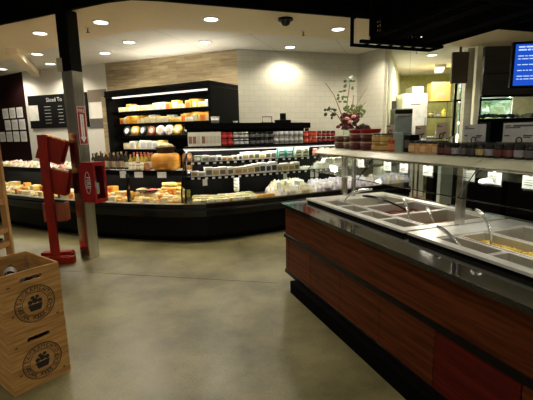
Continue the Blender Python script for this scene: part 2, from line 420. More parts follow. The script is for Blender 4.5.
wallseg('wall_left', (-8.9, -6), (-8.9, 14), 0, 4.7, M['whitewall'])
wallseg('wall_front', (10, -5.9), (-9, -5.9), 0, 4.7, M['whitewall'])

rt = random.Random(8)
for i, (x, y) in enumerate(((8.6, 15.0), (10.6, 16.5), (7.2, 16.0))):
    t = thing('tree', 'leafy tree outside the kitchen window, %s' % ordl((1, 2, 0)[i]), 'tree', (x, y, 0), 0, 'trees outside the kitchen window')
    b = MB(); b.tube([(0, 0, 0), (0, 0, 2.2)], .12); b.obj('trunk', M['stem'], t)
    b = MB()
    for _ in range(60): b.sphere((rt.uniform(-1, 1), rt.uniform(-.7, .7), 2.4+rt.uniform(-.9, .9)), .28, 1, 1, .8, .3, rt, 1)
    b.obj('crown', mat('outdoor leaves', (.50, .60, .36), .6), t)
rect_struct('trim_7', MB().b2(4, 16, 14.1, 22, -.1, 0), mat('outdoor paving', (.5, .5, .46), .8))
# unseen window frame added behind the camera, around the fill light
w = MB()
for x in (-6.1, -3.05, 0, 3.05, 6.05): w.b2(x, x+.08, -5.76, -5.68, .25, 3.0)
w.b2(-6.1, 6.13, -5.76, -5.68, .17, .25); w.b2(-6.1, 6.13, -5.76, -5.68, 3.0, 3.08)
o = struct(w.obj('fill_window_frame', M['black']))
MB().b2(-6.05, 6.08, -5.74, -5.73, .25, 3.0).obj('pane', M['glass'], o)
# tiled bands on the white wall
A0 = math.atan2(W1[1]-W0[1], W1[0]-W0[0])
def on_wall(s, z, out=.0):      # metres along the back-left wall from W0
    return (W0[0]+math.cos(A0)*s+math.sin(A0)*out, W0[1]+math.sin(A0)*s-math.cos(A0)*out, z)
LW = math.dist(W0, W1)
def band(nm, s0, s1, z0, z1, m):
    b = MB(); b.b2(s0, s1, -.008, .004, z0, z1); o = b.obj(nm, m); o.location = (*W0, 0); o.rotation_euler = (0, 0, A0); struct(o)
band('trim_4', LW-.55, LW-.02, 2.36, 2.62, M['taupe']); band('trim_5', LW-.55, LW-.02, 1.78, 2.0, M['grey'])
# the menu board: black board with a white square left in it
mb_ = thing('chalkboard_menu', 'black chalkboard menu with white chalk lettering on the white back wall', 'menu board', (*on_wall(0, 0, .012)[:2], 0), A0)
b = MB(); b.b2(.12, .42, -.02, 0, 2.36, 2.58); b.b2(.12, .42, -.02, 0, 1.82, 2.0); b.b2(.42, LW-.56, -.02, 0, 1.82, 2.58); b.obj('board', M['board'], mb_)
t = MB(); t.merge(text_bm('Sliced To', .13), face_m((.95, -.021, 2.46), 0))
t.obj('heading', M['chalk'], mb_, label='chalk heading reading Sliced To')
t = MB()
for c in range(2):
    for r in range(6):
        if c == 0: t.box((.72, -.021, 2.31-r*.075), (.20, .002, .007))
        else: t.box((1.12, -.021, 2.31-r*.075), (.12+.05*(r % 2), .002, .008))
    for r in range(6): t.box((1.6, -.021, 2.31-r*.075), (.25, .002, .007))
t.obj('chalk_lines', M['chalk'], mb_)
b = MB(); b.b2(.125, .415, -.012, 0, 2.002, 2.358); b.obj('blank_square', M['white'], mb_)
# notices on the maroon wall
k = 0
for row, z in enumerate((2.22, 1.93, 1.64)):
    for col in range(4 if row else 3):
        ang = math.atan2(W0[1]-11.6, W0[0]+9)
        s = .24+col*.36+(.05 if row == 0 else 0)
        if row == 1 and col == 3: continue
        cx, cy = W0[0]-math.cos(ang)*s+math.sin(ang)*.02, W0[1]-math.sin(ang)*s-math.cos(ang)*.02
        p = MB(); p.box((0, 0, 0), (.29, .004, .25)); o = p.obj('paper_notice', M['paper']); o.location = (cx, cy, z); o.rotation_euler = (0, 0, ang)
        tag(o, 'white paper notice on the maroon wall, %s row, %s from the right' % (('top', 'middle', 'bottom')[row], ('first', 'second', 'third', 'fourth')[col]), 'notice', 'notices on the maroon wall')
        l = MB()
        for q in range(5): l.box((0, -.003, .06-.03*q), (.2, .001, .005))
        l.obj('print', M['grey'], o)

# pillar, light post, panel and roll shutter between kitchen and pass window
rect_struct('wall_pillar', MB().box((3.94, 7.68, 1.55), (.18, .13, 3.12), rz=.0), M['subway'])
o = MB(); o.box((0, 0, 1.55), (.10, .10, 3.12), bev=.01); o = struct(o.obj('trim_6', M['cream'])); o.location = (3.965, 7.43, 0)
o = MB(); o.b2(-.15, .15, -.03, .03, 2.46, 3.02, bev=.006); o.b2(-.02, .02, -.01, .01, 3.02, 3.15); o = o.obj('hanging_panel', mat('dark brown panel', (.075, .055, .04), .5)); o.location = (3.66, 7.5, 0)
tag(o, 'dark brown panel hanging from the ceiling left of the tiled pillar', 'panel')
sh = thing('roll_shutter', 'dark stainless roll shutter raised above the pass window beside the screen', 'shutter', (4.1, 7.45, 0), math.radians(-4))
MB().b2(0, 2.2, 0, .45, 2.62, 3.12, bev=.01).obj('shutter_box', M['dsteel'], sh)
MB().b2(0, 2.2, .03, .4, 2.23, 2.615).obj('apron', M['dsteel'], sh)
b = MB(); b.b2(0, 2.2, -.02, .1, 2.19, 2.228, bev=.004); b.obj('bottom_rail', M['black'], sh)
# low black units behind the hot bar
cb = thing('service_counter', 'long black service counter standing behind the hot bar', 'counter', (2.95, 6.75, 0), math.radians(-14))
MB().b2(0, 3.6, 0, .7, 0, 1.22).obj('body', M['dull'], cb); MB().b2(-.03, 3.63, -.03, .73, 1.22, 1.26, bev=.005).obj('worktop', M['black'], cb)
for x in (.3, 1.2, 2.1): MB().b2(x, x+.8, -.012, -.001, .15, 1.1).obj('panel', mat('dark maroon panel', (.007, .003, .003), .5, spec=.1), cb)
ps = thing('display_shelf', 'tall black shelf unit with greenery on top under the roll shutter', 'shelf', (4.08, 7.5, 0), math.radians(-4))
b = MB(); b.b2(0, 2.2, 0, .4, 0, 1.3); b.obj('base', M['dull'], ps)
b = MB(); b.b2(0, 2.2, 0, .4, 1.74, 1.8, bev=.005); b.obj('top_board', M['black'], ps)
for x in (0, .42, 1.3, 2.16): MB().b2(x, x+.04, 0, .4, 1.3, 1.74).obj('upright', M['black'], ps)
MB().b2(.04, 2.16, .36, .38, 1.3, 1.74).obj('back_panel', mat('dark green panel', (.02, .045, .035), .4), ps)
rr = random.Random(3)
for i in range(9):
    b = MB()
    for _ in range(8): b.sphere((rr.uniform(-.08, .08), rr.uniform(-.06, .06), .03+rr.uniform(0, .04)), .035, 1.3, 1, .8, .35, rr, 1)
    pale = i in (5, 6)
    o = b.obj('cauliflower' if pale else 'leafy_greens', colmat((.55, .55, .42)) if pale else M['darkleaf'])
    o.location = (4.2+i*.145, 7.62, 1.801); tag(o, ('pale cauliflower head' if pale else 'bunch of dark leafy greens')+' on the black shelf under the shutter, '+ordl(i), 'vegetable', 'produce on the shelf under the shutter')
# pale column by the end of the cheese cases
rect_struct('wall_pier', MB().box((3.02, 6.45, .58), (.2, .12, 1.16)), mat('pale green tile', (.44, .50, .46), .4))

# screen
tv = thing('menu_screen', 'black framed screen with white lettering on bright blue, hanging at the right', 'screen', (2.78, 4.5, 2.05), math.radians(-6))
MB().b2(0, .95, 0, .05, 0, .5, bev=.006).obj('bezel', M['black'], tv)
MB().b2(.028, .922, -.002, .002, .028, .472).obj('display', M['tvblue'], tv)
t = MB(); rr = random.Random(5)
for r in range(12):
    if r in (2, 5, 7, 9): continue
    x = .06
    while x < .85:
        l = rr.uniform(.02, .07)*(1.3 if r < 2 else 1); z = .435-.031*r
        if x < (.5 if r > 1 else .8): t.b2(x, x+l, -.004, -.002, z, z+(.015 if r < 2 else .009))
        x += l+.012
t.obj('lettering', M['tvtext'], tv)
b = MB(); b.tube([(.47, .06, .3), (.47, .1, .45), (.47, .1, 1.6), (.47, .1, 2.65)], .018); b.obj('mount_pole', M['black'], tv)

# ---------------------------------------------------------------- kitchen contents
def box_thing(name, lab, cat, x, y, z, w_, d, h, m, rz=0, bev=.01):
    o = MB().b2(-w_/2, w_/2, -d/2, d/2, 0, h, bev=bev).obj(name, m); o.location = (x, y, z); o.rotation_euler = (0, 0, rz); tag(o, lab, cat); return o
ov = box_thing('warming_oven', 'grey steel oven with black top front in the kitchen', 'oven', 2.79, 8.05, 0, .36, .3, 2.04, mat('oven steel', (.20, .22, .20), .4, .3))
MB().b2(-.175, .175, -.16, -.15, 1.94, 2.02).obj('control_panel', M['black'], ov)
MB().b2(-.165, .165, -.163, -.15, 1.3, 1.86).obj('door', mat('oven glass', (.12, .14, .13), .25, .3), ov); b = MB(); b.tube([(-.14, -.18, 1.895), (.14, -.18, 1.895)], .01); b.obj('handle', M['steel'], ov)
fr = box_thing('refrigerator', 'tall white refrigerator standing in the yellow kitchen', 'refrigerator', 3.56, 9.6, 0, .58, .5, 2.46, M['white'])
MB().b2(-.29, .29, -.262, -.25, .9, 2.1).obj('door', M['white'], fr); MB().b2(-.29, .29, -.262, -.25, 2.13, 2.40).obj('door', M['white'], fr)
b = MB(); b.tube([(.24, -.29, 1.3), (.24, -.29, 1.9)], .012); b.obj('handle', M['steel'], fr); MB().b2(-.1, .12, -.265, -.261, 2.2, 2.22).obj('badge', M['grey'], fr)
fr2 = box_thing('storage_cabinet', 'narrow cream storage cabinet right behind the white refrigerator', 'cabinet', 3.98, 10.55, 0, .3, .5, 2.72, M['whitewall'])
MB().b2(-.13, .13, -.262, -.25, .3, 2.68).obj('door', M['whitewall'], fr2)
shl = thing('wire_shelving', 'steel shelving with a yellow box on top in the kitchen corner', 'shelving', (4.05, 9.95, 0), math.radians(-6))
for z in (.9, 1.4, 1.92, 2.30): MB().b2(-.02, .62, -.2, .2, z-.02, z, bev=.004).obj('shelf', M['steel'], shl)
for x in (0, .6):
    for y in (-.19, .19): b = MB(); b.tube([(x, y, 0), (x, y, 2.34)], .012); b.obj('post', M['steel'], shl)
bx_ = box_thing('cardboard_box', 'bright yellow cardboard box on top of the kitchen shelving', 'box', 4.34, 9.9, 2.302, .46, .36, .45, M['card'], math.radians(-6), .004)
MB().b2(-.12, .12, -.184, -.179, .1, .2).obj('print', M['tan'], bx_)
spawn(bottle((.75, .60, .02), (.8, .7, .1), (.8, .6, .02), .06, .24, 'squeeze_bottle'), 'yellow squeeze bottle on the kitchen shelf below the yellow box', 'bottle', None, (4.47, 9.82, 1.921))
spawn(tub((.05, .05, .04), (.5, .5, .1), (.6, .5, .1), .1, .14, 'storage_tub'), 'dark storage tub with a yellow lid on the kitchen shelf', 'tub', None, (4.15, 9.85, 1.921))
spawn(tub((.35, .33, .28), (.3, .3, .28), (.5, .48, .4), .09, .1, 'storage_tub'), 'grey storage tub in the middle of the kitchen shelf', 'tub', None, (4.33, 9.86, 1.921))
wt = thing('work_table', 'stainless work table in front of the white refrigerator', 'table', (3.06, 7.80, 0), math.radians(-5))
MB().b2(0, .72, 0, .40, 1.44, 1.48, bev=.004).obj('tabletop', M['steel'], wt)
for x in (.05, .67):
    for y in (.05, .35): b = MB(); b.tube([(x, y, 0), (x, y, 1.44)], .02); b.obj('leg', M['steel'], wt)
spawn(tub((.42, .02, .02), (.05, .02, .02), (.45, .03, .03), .085, .2, 'red_canister'), 'red canister with a dark lid on the kitchen work table', 'canister', None, (3.16, 7.98, 1.481))
spawn(bottle((.03, .05, .5), (.8, .8, .8), (.02, .03, .3), .035, .19, 'spray_bottle'), 'blue bottle on the kitchen work table', 'bottle', None, (3.5, 7.93, 1.481))
# papers hung on the kitchen side wall
# kitchen wall clock/dispenser
o = box_thing('soap_dispenser', 'small dark dispenser on the pale yellow kitchen wall', 'dispenser', 2.86, 8.72, 2.05, .1, .1, .2, M['grey'], math.radians(68)); o['label'] = 'small grey dispenser on the pale yellow kitchen wall'

# ---------------------------------------------------------------- ceiling fittings
def spot(loc, e, ang=150, col=(1, .90, .72), blend=.6, rad=.09):
    l = bpy.data.lights.new('can', 'SPOT'); l.energy = e; l.color = col; l.spot_size = math.radians(ang); l.spot_blend = blend; l.shadow_soft_size = rad
    o = bpy.data.objects.new('can_lamp', l); C.objects.link(o); o.location = loc; return o
def area(loc, rot, sx, sy, e, col=(1, .93, .8)):
    l = bpy.data.lights.new('strip', 'AREA'); l.shape = 'RECTANGLE'; l.size = sx; l.size_y = sy; l.energy = e; l.color = col
    o = bpy.data.objects.new('strip_lamp', l); C.objects.link(o); o.location = loc; o.rotation_euler = rot; return o
S = 1.033
CANS = [((-2.154, 5.446), 1, 'front-left soffit, just right of the black column top'), ((-2.177*S, 6.579*S), 0, 'inner ceiling above the left end of the tall cheese case'),
        ((-3.245, 5.932), 1, 'soffit left of the black column'), ((-4.118*S, 7.35*S), 0, 'inner ceiling beside the ceiling beam'), ((-4.4*S, 8.3*S), 0, 'inner ceiling near the menu board'),
        ((-2.893*S, 7.376*S), 0, 'inner ceiling nearest the strip stone wall'), ((-5.741*S, 8.812*S), 0, 'ceiling at the far left in front of the maroon wall'),
        ((-.686, 5.406), 1, 'soffit above the bend of the cheese cases'), ((-.961*S, 6.678*S), 0, 'inner ceiling above the right end of the tall cheese case'),
        ((.468*S, 7.173*S), 0, 'inner ceiling in front of the white tiled wall'), ((1.105, 6.027), 1, 'soffit left of the black mesh canopy'),
        ((1.94*S, 6.95*S), 0, 'ceiling behind the left end of the mesh canopy'), ((3.4*S, 8.15*S), 0, 'kitchen ceiling in front of the fluorescent fixture'),
        ((2.6, 6.6), 1, 'ceiling behind the lower edge of the mesh canopy')]
for (x, y), low, wh in CANS:
    z = CH if low else CH+.05
    t = thing('recessed_light', 'round recessed light in the '+wh, 'ceiling light', (x, y, z), 0, 'recessed ceiling lights')
    MB().lathe([(.085, 0), (.115, 0), (.115, -.012), (.1, -.014), (.085, -.004)], 24).obj('trim_ring', M['white'], t, True)
    MB().lathe([(0, -.002), (.084, -.002), (.084, -.006), (0, -.006)], 24).obj('lens', M['lamp'], t)
    spot((x, y, z-.03), 95)
fx = thing('fluorescent_fixture', 'glowing fluorescent fixture on the kitchen ceiling', 'ceiling light', (4.38, 10.0, CH+.048), math.radians(68))
MB().b2(-.45, .45, -.12, .12, -.06, 0, bev=.01).obj('housing', M['white'], fx); MB().b2(-.43, .43, -.1, .1, -.085, -.061, bev=.01).obj('diffuser', M['tube'], fx)
area((4.2, 9.7, 3.0), (0, 0, math.radians(68)), .9, .25, 40, (1, .96, .85))
area((3.4, 8.9, 3.05), (0, 0, 0), .5, .5, 16, (1, .96, .85))
dm = thing('security_camera', 'black dome security camera on the soffit in the middle', 'camera', (.30, 5.45, CH))
MB().lathe([(.1, 0), (.1, -.025), (.07, -.03), (0, -.03)], 20).obj('base', M['black'], dm, True)
MB().lathe([(.065, -.03), (.06, -.06), (.04, -.085), (0, -.095)], 20).obj('dome', M['gloss'], dm, True)
dm = thing('security_camera', 'white dome camera hanging under the soffit beside the kitchen opening', 'camera', (2.05, 6.35, CH))
b = MB(); b.tube([(0, 0, 0), (0, 0, -.07)], .025); b.obj('stem', M['white'], dm); b = MB(); b.sphere((0, 0, -.11), .055); b.obj('dome', M['white'], dm, True)
for (x, y), wh in (((-2.45, 5.7), 'right of the black column'), ((.6, 6.1), 'right of the black dome camera'), ((3.0, 7.9), 'at the kitchen opening')):
    t = thing('sprinkler_head', 'small dark sprinkler head on the ceiling '+wh, 'sprinkler', (x, y, CH if y < 7 else CH+.05), 0, 'sprinkler heads')
    b = MB(); b.tube([(0, 0, 0), (0, 0, -.06)], .008); b.lathe([(0, -.06), (.025, -.062), (.025, -.066), (0, -.068)], 12); b.obj('body', M['grey'], t)
    MB().lathe([(0, 0), (.035, 0), (.03, -.01), (0, -.01)], 14).obj('escutcheon', M['white'], t)
# real lamps of the shop floor in front (high bays, out of frame) and an added fill light behind
for i, (x, y) in enumerate(((-3.2, 1.2), (-.4, 1.6), (2.6, .8), (-3.2, -2.2), (.2, -2.0), (3.4, -2.4))):
    t = thing('high_bay_lamp', 'round high bay lamp hanging from the black ceiling over the aisle', 'ceiling light', (x, y, 4.0), 0, 'high bay lamps')
    MB().lathe([(0, .3), (.06, .3), (.08, .16), (.22, .02), (.21, 0), (.07, .13), (0, .14)], 24).obj('shade', M['black'], t, True)
    MB().lathe([(0, .05), (.18, .03), (.18, .02), (0, .02)], 24).obj('lens', M['lamp'], t)
    b = MB(); b.tube([(0, 0, .3), (0, 0, .7)], .01); b.obj('stem', M['black'], t)
    spot((x, y, 3.98), 120, 140, (1, .90, .70), .8, .2)
area((0, -5.6, 1.6), (math.radians(112), 0, 0), 12, 2.6, 170, (1, .93, .80))   # broad front fill added behind the camera, no known window there

# ================================================================== CHEESE CASES
LP = [(-5.9, 7.62), (-5.2, 7.22), (-4.5, 6.82), (-3.88, 6.48), (-3.2, 6.17), (-2.6, 5.93), (-2.18, 5.79)]
BP = [(-2.18, 5.79), (-1.9, 5.71), (-1.55, 5.63), (-1.24, 5.59)]
RP = [(-1.24, 5.59), (-.9, 5.60), (-.5, 5.74), (.25, 6.14), (.9, 6.49), (1.5, 6.83), (2.1, 7.15), (2.85, 7.55)]
def case(nm, label, path, right=False, D=.76):
    t = thing(nm, label, 'display case', (0, 0, 0))
    MB().sweep(path, [(.1, 0), (D-.1, 0), (D-.1, .1), (.1, .1)]).obj('kick_plate', M['dull'], t)
    MB().sweep(path, [(0, .1), (D, .1), (D, .40), (.0, .40)]).obj('base', M['black'], t)
    MB().sweep(path, [(-.03, .40), (D, .40), (D, .50), (.05, .50), (.03, .515), (-.01, .515), (-.03, .49)]).obj('bumper', M['gloss'], t)
    MB().sweep(path, [(.03, .515), (.06, .515), (.06, .578), (.03, .578)]).obj('front_lip', M['gloss'], t)
    MB().sweep(path, [(.028, .579), (.062, .579), (.062, .596), (.028, .596)]).obj('lip_cap', M['steel'] if right else M['bright'], t)
    MB().sweep(path, [(.06, .50), (D-.1, .50), (D-.1, .565+(D-.16)*.113), (.06, .565)]).obj('deck', mat('grey deck tray', (.05, .05, .048), .5) if right else M['steel'], t)
    MB().sweep(path, [(D-.1, .5), (D, .5), (D, 1.37 if right else 1.03), (D-.1, 1.37 if right else 1.03)]).obj('back_panel', M['black'], t)
    if right:
        for a_, b_, z in ((.22, D-.1, .96), (.32, D-.1, 1.18)):
            MB().sweep(path, [(a_, z-.02), (b_, z-.02), (b_, z), (a_, z)]).obj('shelf', M['black'], t)
            MB().sweep(path, [(a_-.015, z-.035), (a_-.001, z-.035), (a_-.001, z+.008), (a_-.015, z+.008)]).obj('price_rail', M['dull'], t)
        MB().sweep(path, [(.32, 1.37), (D, 1.37), (D, 1.42), (.32, 1.42)]).obj('canopy', M['black'], t)
        MB().sweep(path, [(.30, 1.372), (.319, 1.372), (.319, 1.392), (.30, 1.392)]).obj('canopy_trim', M['steel'], t)
    else:
        MB().sweep(path, [(.30, 1.03), (D, 1.03), (D, 1.06), (.30, 1.06)]).obj('shelf', mat('shelf enamel', (.55, .54, .5), .4), t)
        MB().sweep(path, [(.27, .985), (.299, .985), (.299, 1.065), (.27, 1.065)]).obj('shelf_edge', M['black'], t)
    return t
cA = case('cheese_case', 'long black low cheese case on the left, behind the red stand', LP)
cB = case('cheese_case', 'black low cheese case at the bend holding the big orange cheese wheel', BP)
cR = case('refrigerated_case', 'black three-tier refrigerated case right of the bend, reaching behind the hot bar', RP, True, .62)
# tags on the price rails
def price_tags(t, path, d, z, step, s0, s1, w_=.045, h=.03, jit=0, seed=1, n=99):
    r = random.Random(seed); b = MB(); b.box((0, 0, 0), (w_, .003, h)); me = b.mesh('price_tag', M['paper']); s = s0; k = 0
    while s < s1 and k < n:
        x, y, a = along(path, d, s); o = bpy.data.objects.new('price_tag', me); C.objects.link(o); o.parent = t
        o.location = (x, y, z); o.rotation_euler = (0, 0, a); s += step*(1+jit*r.uniform(-.5, .5)); k += 1
price_tags(cR, RP, .200, .947, .115, .15, 4.0, jit=.3, n=32)
price_tags(cR, RP, .300, 1.167, .13, .15, 3.9, jit=.3, n=28)
price_tags(cR, RP, .20, .885, 1.45, .35, 2.6, .07, .10, n=2); price_tags(cR, RP, .20, .885, .1, 2.35, 2.5, .07, .1, n=2)
price_tags(cB, BP, .262, 1.0, .42, .12, .9, .15, .09, n=2)
price_tags(cA, LP, .262, 1.0, .62, 3.35, 4.2, .12, .11, n=2)
def gpanel(t, path, s, curved=True, nm='end_glass'):
    x, y, a = along(path, 0, s); prof = [(.06, .5), (.07, .75), (.14, 1.0), (.26, 1.22), (.42, 1.37), (.60, 1.40), (.60, .6)] if curved else [(.07, .5), (.12, .5), (.12, 1.03), (.07, 1.03)]
    b = MB(); th = .008 if curved else .03
    nx, ny = -math.sin(a), math.cos(a); tx, ty = math.cos(a), math.sin(a)
    vs = [[b.bm.verts.new((x+nx*d+tx*e, y+ny*d+ty*e, z)) for d, z in prof] for e in (-th/2, th/2)]
    b.bm.faces.new(vs[0]); b.bm.faces.new(vs[1][::-1]); n = len(prof)
    for i in range(n): b.bm.faces.new((vs[0][i], vs[0][(i+1) % n], vs[1][(i+1) % n], vs[1][i]))
    o = b.obj(nm, M['glass'] if curved else M['gloss'], t)
    if curved:
        e = MB(); e.tube([(x+nx*d, y+ny*d, z) for d, z in prof[:6]], .012, 6); e.obj('glass_edge', M['gloss'], o)
gpanel(cB, BP, plen(BP)-.03)
gpanel(cR, RP, .04)
for s in (2.72, 3.55): gpanel(cA, LP, s, False, 'divider')
gpanel(cB, BP, .03, False, 'divider')
# sliding glass in front of the right case's tiers beyond the middle
gl = MB().sweep(RP[3:], [(.10, .60), (.108, .60), (.25, 1.36), (.242, 1.36)]); gl.obj('front_glass', M['glass'], cR)

# case lights (tubes under the shelf and under the canopy) with their real housings
def tube_light(t, path, d, z, e, seg=None):
    q = path; 
    MB().sweep(q, [(d+.02, z), (d+.05, z), (d+.05, z+.015), (d+.02, z+.015)]).obj('light_strip', M['tube'], t)
    for i in range(len(q)-1):
        s = sum(math.dist(q[j], q[j+1]) for j in range(i)); l = math.dist(q[i], q[i+1])
        x, y, a = along(q, d+.015, s+l/2)
        area((x, y, z-.008), (math.radians(12), 0, a), l*.95, .03, e*l, (1, .95, .82))
tube_light(cA, LP, .36, 1.012, 4.4); tube_light(cB, BP, .36, 1.012, 4.4)
tube_light(cR, RP, .27, .925, 2.2); tube_light(cR, RP, .36, 1.352, 3.8); tube_light(cR, RP, .36, 1.145, 1.6)

# top shelf unit standing on the right case
tp = [(-1.22, 5.62), (-.9, 5.63), (-.5, 5.77), (.25, 6.17), (.98, 6.56)]
tt = thing('riser_shelf', 'long black riser shelf standing on top of the right case', 'shelf', (0, 0, 0))
MB().sweep(tp, [(.38, 1.68), (.62, 1.68), (.62, 1.775), (.38, 1.775)]).obj('top_board', M['dull'], tt)
MB().sweep(tp, [(.59, 1.421), (.62, 1.421), (.62, 1.68), (.59, 1.68)]).obj('back_panel', M['dull'], tt)
for s in (.03, 1.2, 2.45):
    x, y, a = along(tp, .54, s); b = MB(); b.box((0, 0, 1.55), (.025, .09, .258)); o = b.obj('upright', M['dull'], tt); o.location = (x, y, 0); o.rotation_euler = (0, 0, a)

# tall multideck case behind
TA, TB = (-2.98, 7.5), (-.90, 6.28); ta = math.atan2(TB[1]-TA[1], TB[0]-TA[0]); TL = math.dist(TA, TB)
tall = thing('tall_cheese_case', 'tall black open-front cheese case with lit shelves of yellow cheese', 'display case', (*TA, 0), ta)
MB().b2(0, TL, .72, .8, 0, 2.36).obj('back_panel', M['dull'], tall)
MB().b2(0, TL, 0, .8, 0, .7).obj('base', M['black'], tall)
for x in (-.05, TL): MB().b2(x, x+.05, 0, .8, 0, 2.36, bev=.004).obj('side_panel', M['black'], tall)
MB().b2(-.05, TL+.05, -.02, .8, 2.362, 2.44, bev=.01).obj('top_cover', M['black'], tall)
MB().b2(-.05, TL+.05, -.02, .02, 2.32, 2.36).obj('valance', M['black'], tall)
b = MB(); b.b2(.08, TL-.05, .05, .09, 2.30, 2.33, bev=.006); b.obj('light_tube', M['tube'], tall)
b = MB(); b.b2(-.17, -.055, 0, .12, 0, 2.34); b.obj('tiled_jamb', M['stone'], tall, label='beige stone strip at the left edge')
for z in (1.34, 1.59, 1.815, 2.04):
    MB().b2(0, TL, .12, .72, z-.02, z).obj('shelf', M['black'], tall)
    MB().b2(0, TL, .10, .118, z-.035, z+.012).obj('price_rail', M['dull'], tall)
def TW(s, d, z): return (TA[0]+math.cos(ta)*s-math.sin(ta)*d, TA[1]+math.sin(ta)*s+math.cos(ta)*d, z)
area(TW(TL/2, .10, 2.28), (math.radians(38), 0, ta), TL*.95, .05, 13, (1, .94, .78))
for z in (2.01, 1.79, 1.56): area(TW(TL/2, .16, z), (math.radians(25), 0, ta), TL*.95, .03, 4, (1, .94, .78))

b = MB(); b.b2(.1, TL-.1, .5, .56, 2.441, 2.47, bev=.006); b.obj('added_uplight', M['tube'], tall)  # unseen glowing strip added on the case top to brighten the ceiling
area(TW(TL/2, .53, 2.48), (PI, 0, ta), TL*.9, .06, 13, (1, .90, .72))  # light of the added strip, aimed up at the ceiling
# ---------------------------------------------------------------- cheese and packages
YEL = [(.72, .42, .06), (.74, .50, .12), (.76, .58, .22), (.72, .34, .03), (.74, .62, .32), (.70, .52, .07)]
WHT = [(.70, .66, .54), (.66, .60, .44), (.74, .72, .66)]
P_w = [wedge(c, l) for c, l in zip(YEL, [(.70, .64, .46), (.65, .10, .04), (.60, .5, .3), (.75, .66, .3), (.16, .28, .1), (.72, .68, .5)])]
P_b = [block(c, l, w_, .09, h) for c, l, w_, h in ((YEL[1], WHT[0], .12, .09), (YEL[0], (.75, .15, .04), .10, .11), (WHT[0], YEL[2], .13, .08), (YEL[5], WHT[2], .11, .12), (WHT[2], (.5, .5, .45), .12, .11), (YEL[2], WHT[0], .14, .08))]
P_wh = [wheel(c, l, r, h) for c, l, r, h in ((YEL[1], WHT[0], .085, .07), (WHT[0], YEL[0], .08, .06), (YEL[3], (.8, .2, .05), .1, .11))]
P_st = [standing(wheel(c, l, r, .05, 'cheese_round'), r) for c, l, r in (((.03, .03, .03), (.82, .80, .76), .10), ((.82, .8, .74), (.5, .4, .3), .10), (YEL[0], (.85, .6, .5), .105), ((.35, .10, .06), (.8, .6, .5), .095))]
def row(protos, n, s0, s1, posf, fmt, cat, group, rng, name=None, sc_=(1, 1), jit=.01, pick=None, rzj=.15):
    for i in range(n):
        s = s0+(s1-s0)*(i+.5)/n; x, y, z, a = posf(s)
        pr = protos[pick(i) if pick else rng.randrange(len(protos))]
        spawn(pr, fmt % ordl(i), cat, group, (x+rng.uniform(-jit, jit)*.5, y+rng.uniform(-jit, jit), z+.001), a+rng.uniform(-rzj, rzj), name, rng.uniform(*sc_))
rg = random.Random(11)
def onT(d, z): return lambda s: (*TW(s, d, z), ta)
row(P_b+P_wh[:1], 15, .08, TL-.06, onT(.24, 2.04), 'wrapped cheese, tall case top shelf, front row, %s', 'cheese', 'cheeses on the top shelf of the tall case', rg, 'wrapped_cheese', (1.1, 1.4), pick=lambda i: [2, 2, 4, 0, 2, 5, 4, 4, 1, 3, 2, 1, 3, 2, 4][i])
row(P_b+P_wh, 15, .1, TL-.04, onT(.42, 2.04), 'wrapped cheese, tall case top shelf, back row, %s', 'cheese', 'cheeses at the back of the top shelf of the tall case', rg, 'wrapped_cheese', (1.4, 1.6))
row(P_b+P_wh, 16, .06, TL-.06, onT(.24, 1.815), 'wrapped cheese, tall case middle shelf, front row, %s', 'cheese', 'cheeses on the middle shelf of the tall case', rg, 'wrapped_cheese', (1.15, 1.45))
row(P_b+P_wh, 15, .1, TL-.04, onT(.42, 1.815), 'wrapped cheese, tall case middle shelf, back row, %s', 'cheese', 'cheeses at the back of the middle shelf of the tall case', rg, 'wrapped_cheese', (1.4, 1.55))
row(P_st, 10, .12, TL-.1, onT(.25, 1.59), 'round cheese on edge, lower shelf of the tall case, %s', 'cheese', 'round cheeses on the lower shelf of the tall case', rg, 'cheese_round', (.92, .98), pick=lambda i: [0, 2, 0, 3, 1, 1, 2, 0, 1, 2][i])
row(P_b, 7, .1, 1.15, onT(.3, 1.34), 'wrapped cheese on the lowest visible shelf of the tall case, %s', 'cheese', 'cheeses on the lowest visible shelf of the tall case', rg, 'wrapped_cheese', (1.3, 1.6))
row(P_b, 13, .1, TL-.05, onT(.45, 1.59), 'wrapped cheese behind the rounds in the tall case, %s', 'cheese', 'cheeses behind the rounds of the tall case', rg, 'wrapped_cheese', (1.4, 1.6))
def onP(path, d, z): 
    def f(s):
        x, y, a = along(path, d, s); return x, y, z, a
    return f
# lower shelf at the bend: bottles, jars, the big wheel
FP = LP+BP[1:]
def s_at(path, d, x):
    lo, hi = 0, plen(path)
    for _ in range(40):
        m_ = (lo+hi)/2
        if along(path, d, m_)[0] < x: lo = m_
        else: hi = m_
    return lo
def onX(d, z):
    def f(x):
        X, Y, a = along(FP, d, s_at(FP, d, x)); return X, Y, z, a
    return f
GB = [bottle((.03, .02, .015), (.20, .16, .10), (.05, .01, .01), name='wine_bottle', h=.27), bottle((.02, .03, .012), (.45, .40, .30), (.03, .02, .02), name='wine_bottle', h=.26), bottle((.04, .015, .01), (.5, .35, .2), (.5, .4, .1), name='wine_bottle', h=.28)]
OB = [bottle((.45, .36, .06), (.72, .70, .50), (.42, .05, .03), .033, .24, 'oil_bottle'), bottle((.30, .18, .03), (.80, .76, .62), (.42, .05, .03), .033, .25, 'oil_bottle'), bottle((.62, .58, .35), (.45, .10, .05), (.75, .70, .5), .034, .24, 'oil_bottle')]
row(GB, 9, -2.90, -2.24, onX(.44, 1.061), 'dark wine bottle right of the red extinguisher cabinet, %s', 'bottle', 'dark bottles right of the extinguisher cabinet', rg, sc_=(.95, 1.05))
row(GB, 9, -3.05, -2.28, onX(.60, 1.061), 'dark wine bottle in the back row of the left case shelf, %s', 'bottle', 'back row of dark bottles', rg, sc_=(.95, 1.1))
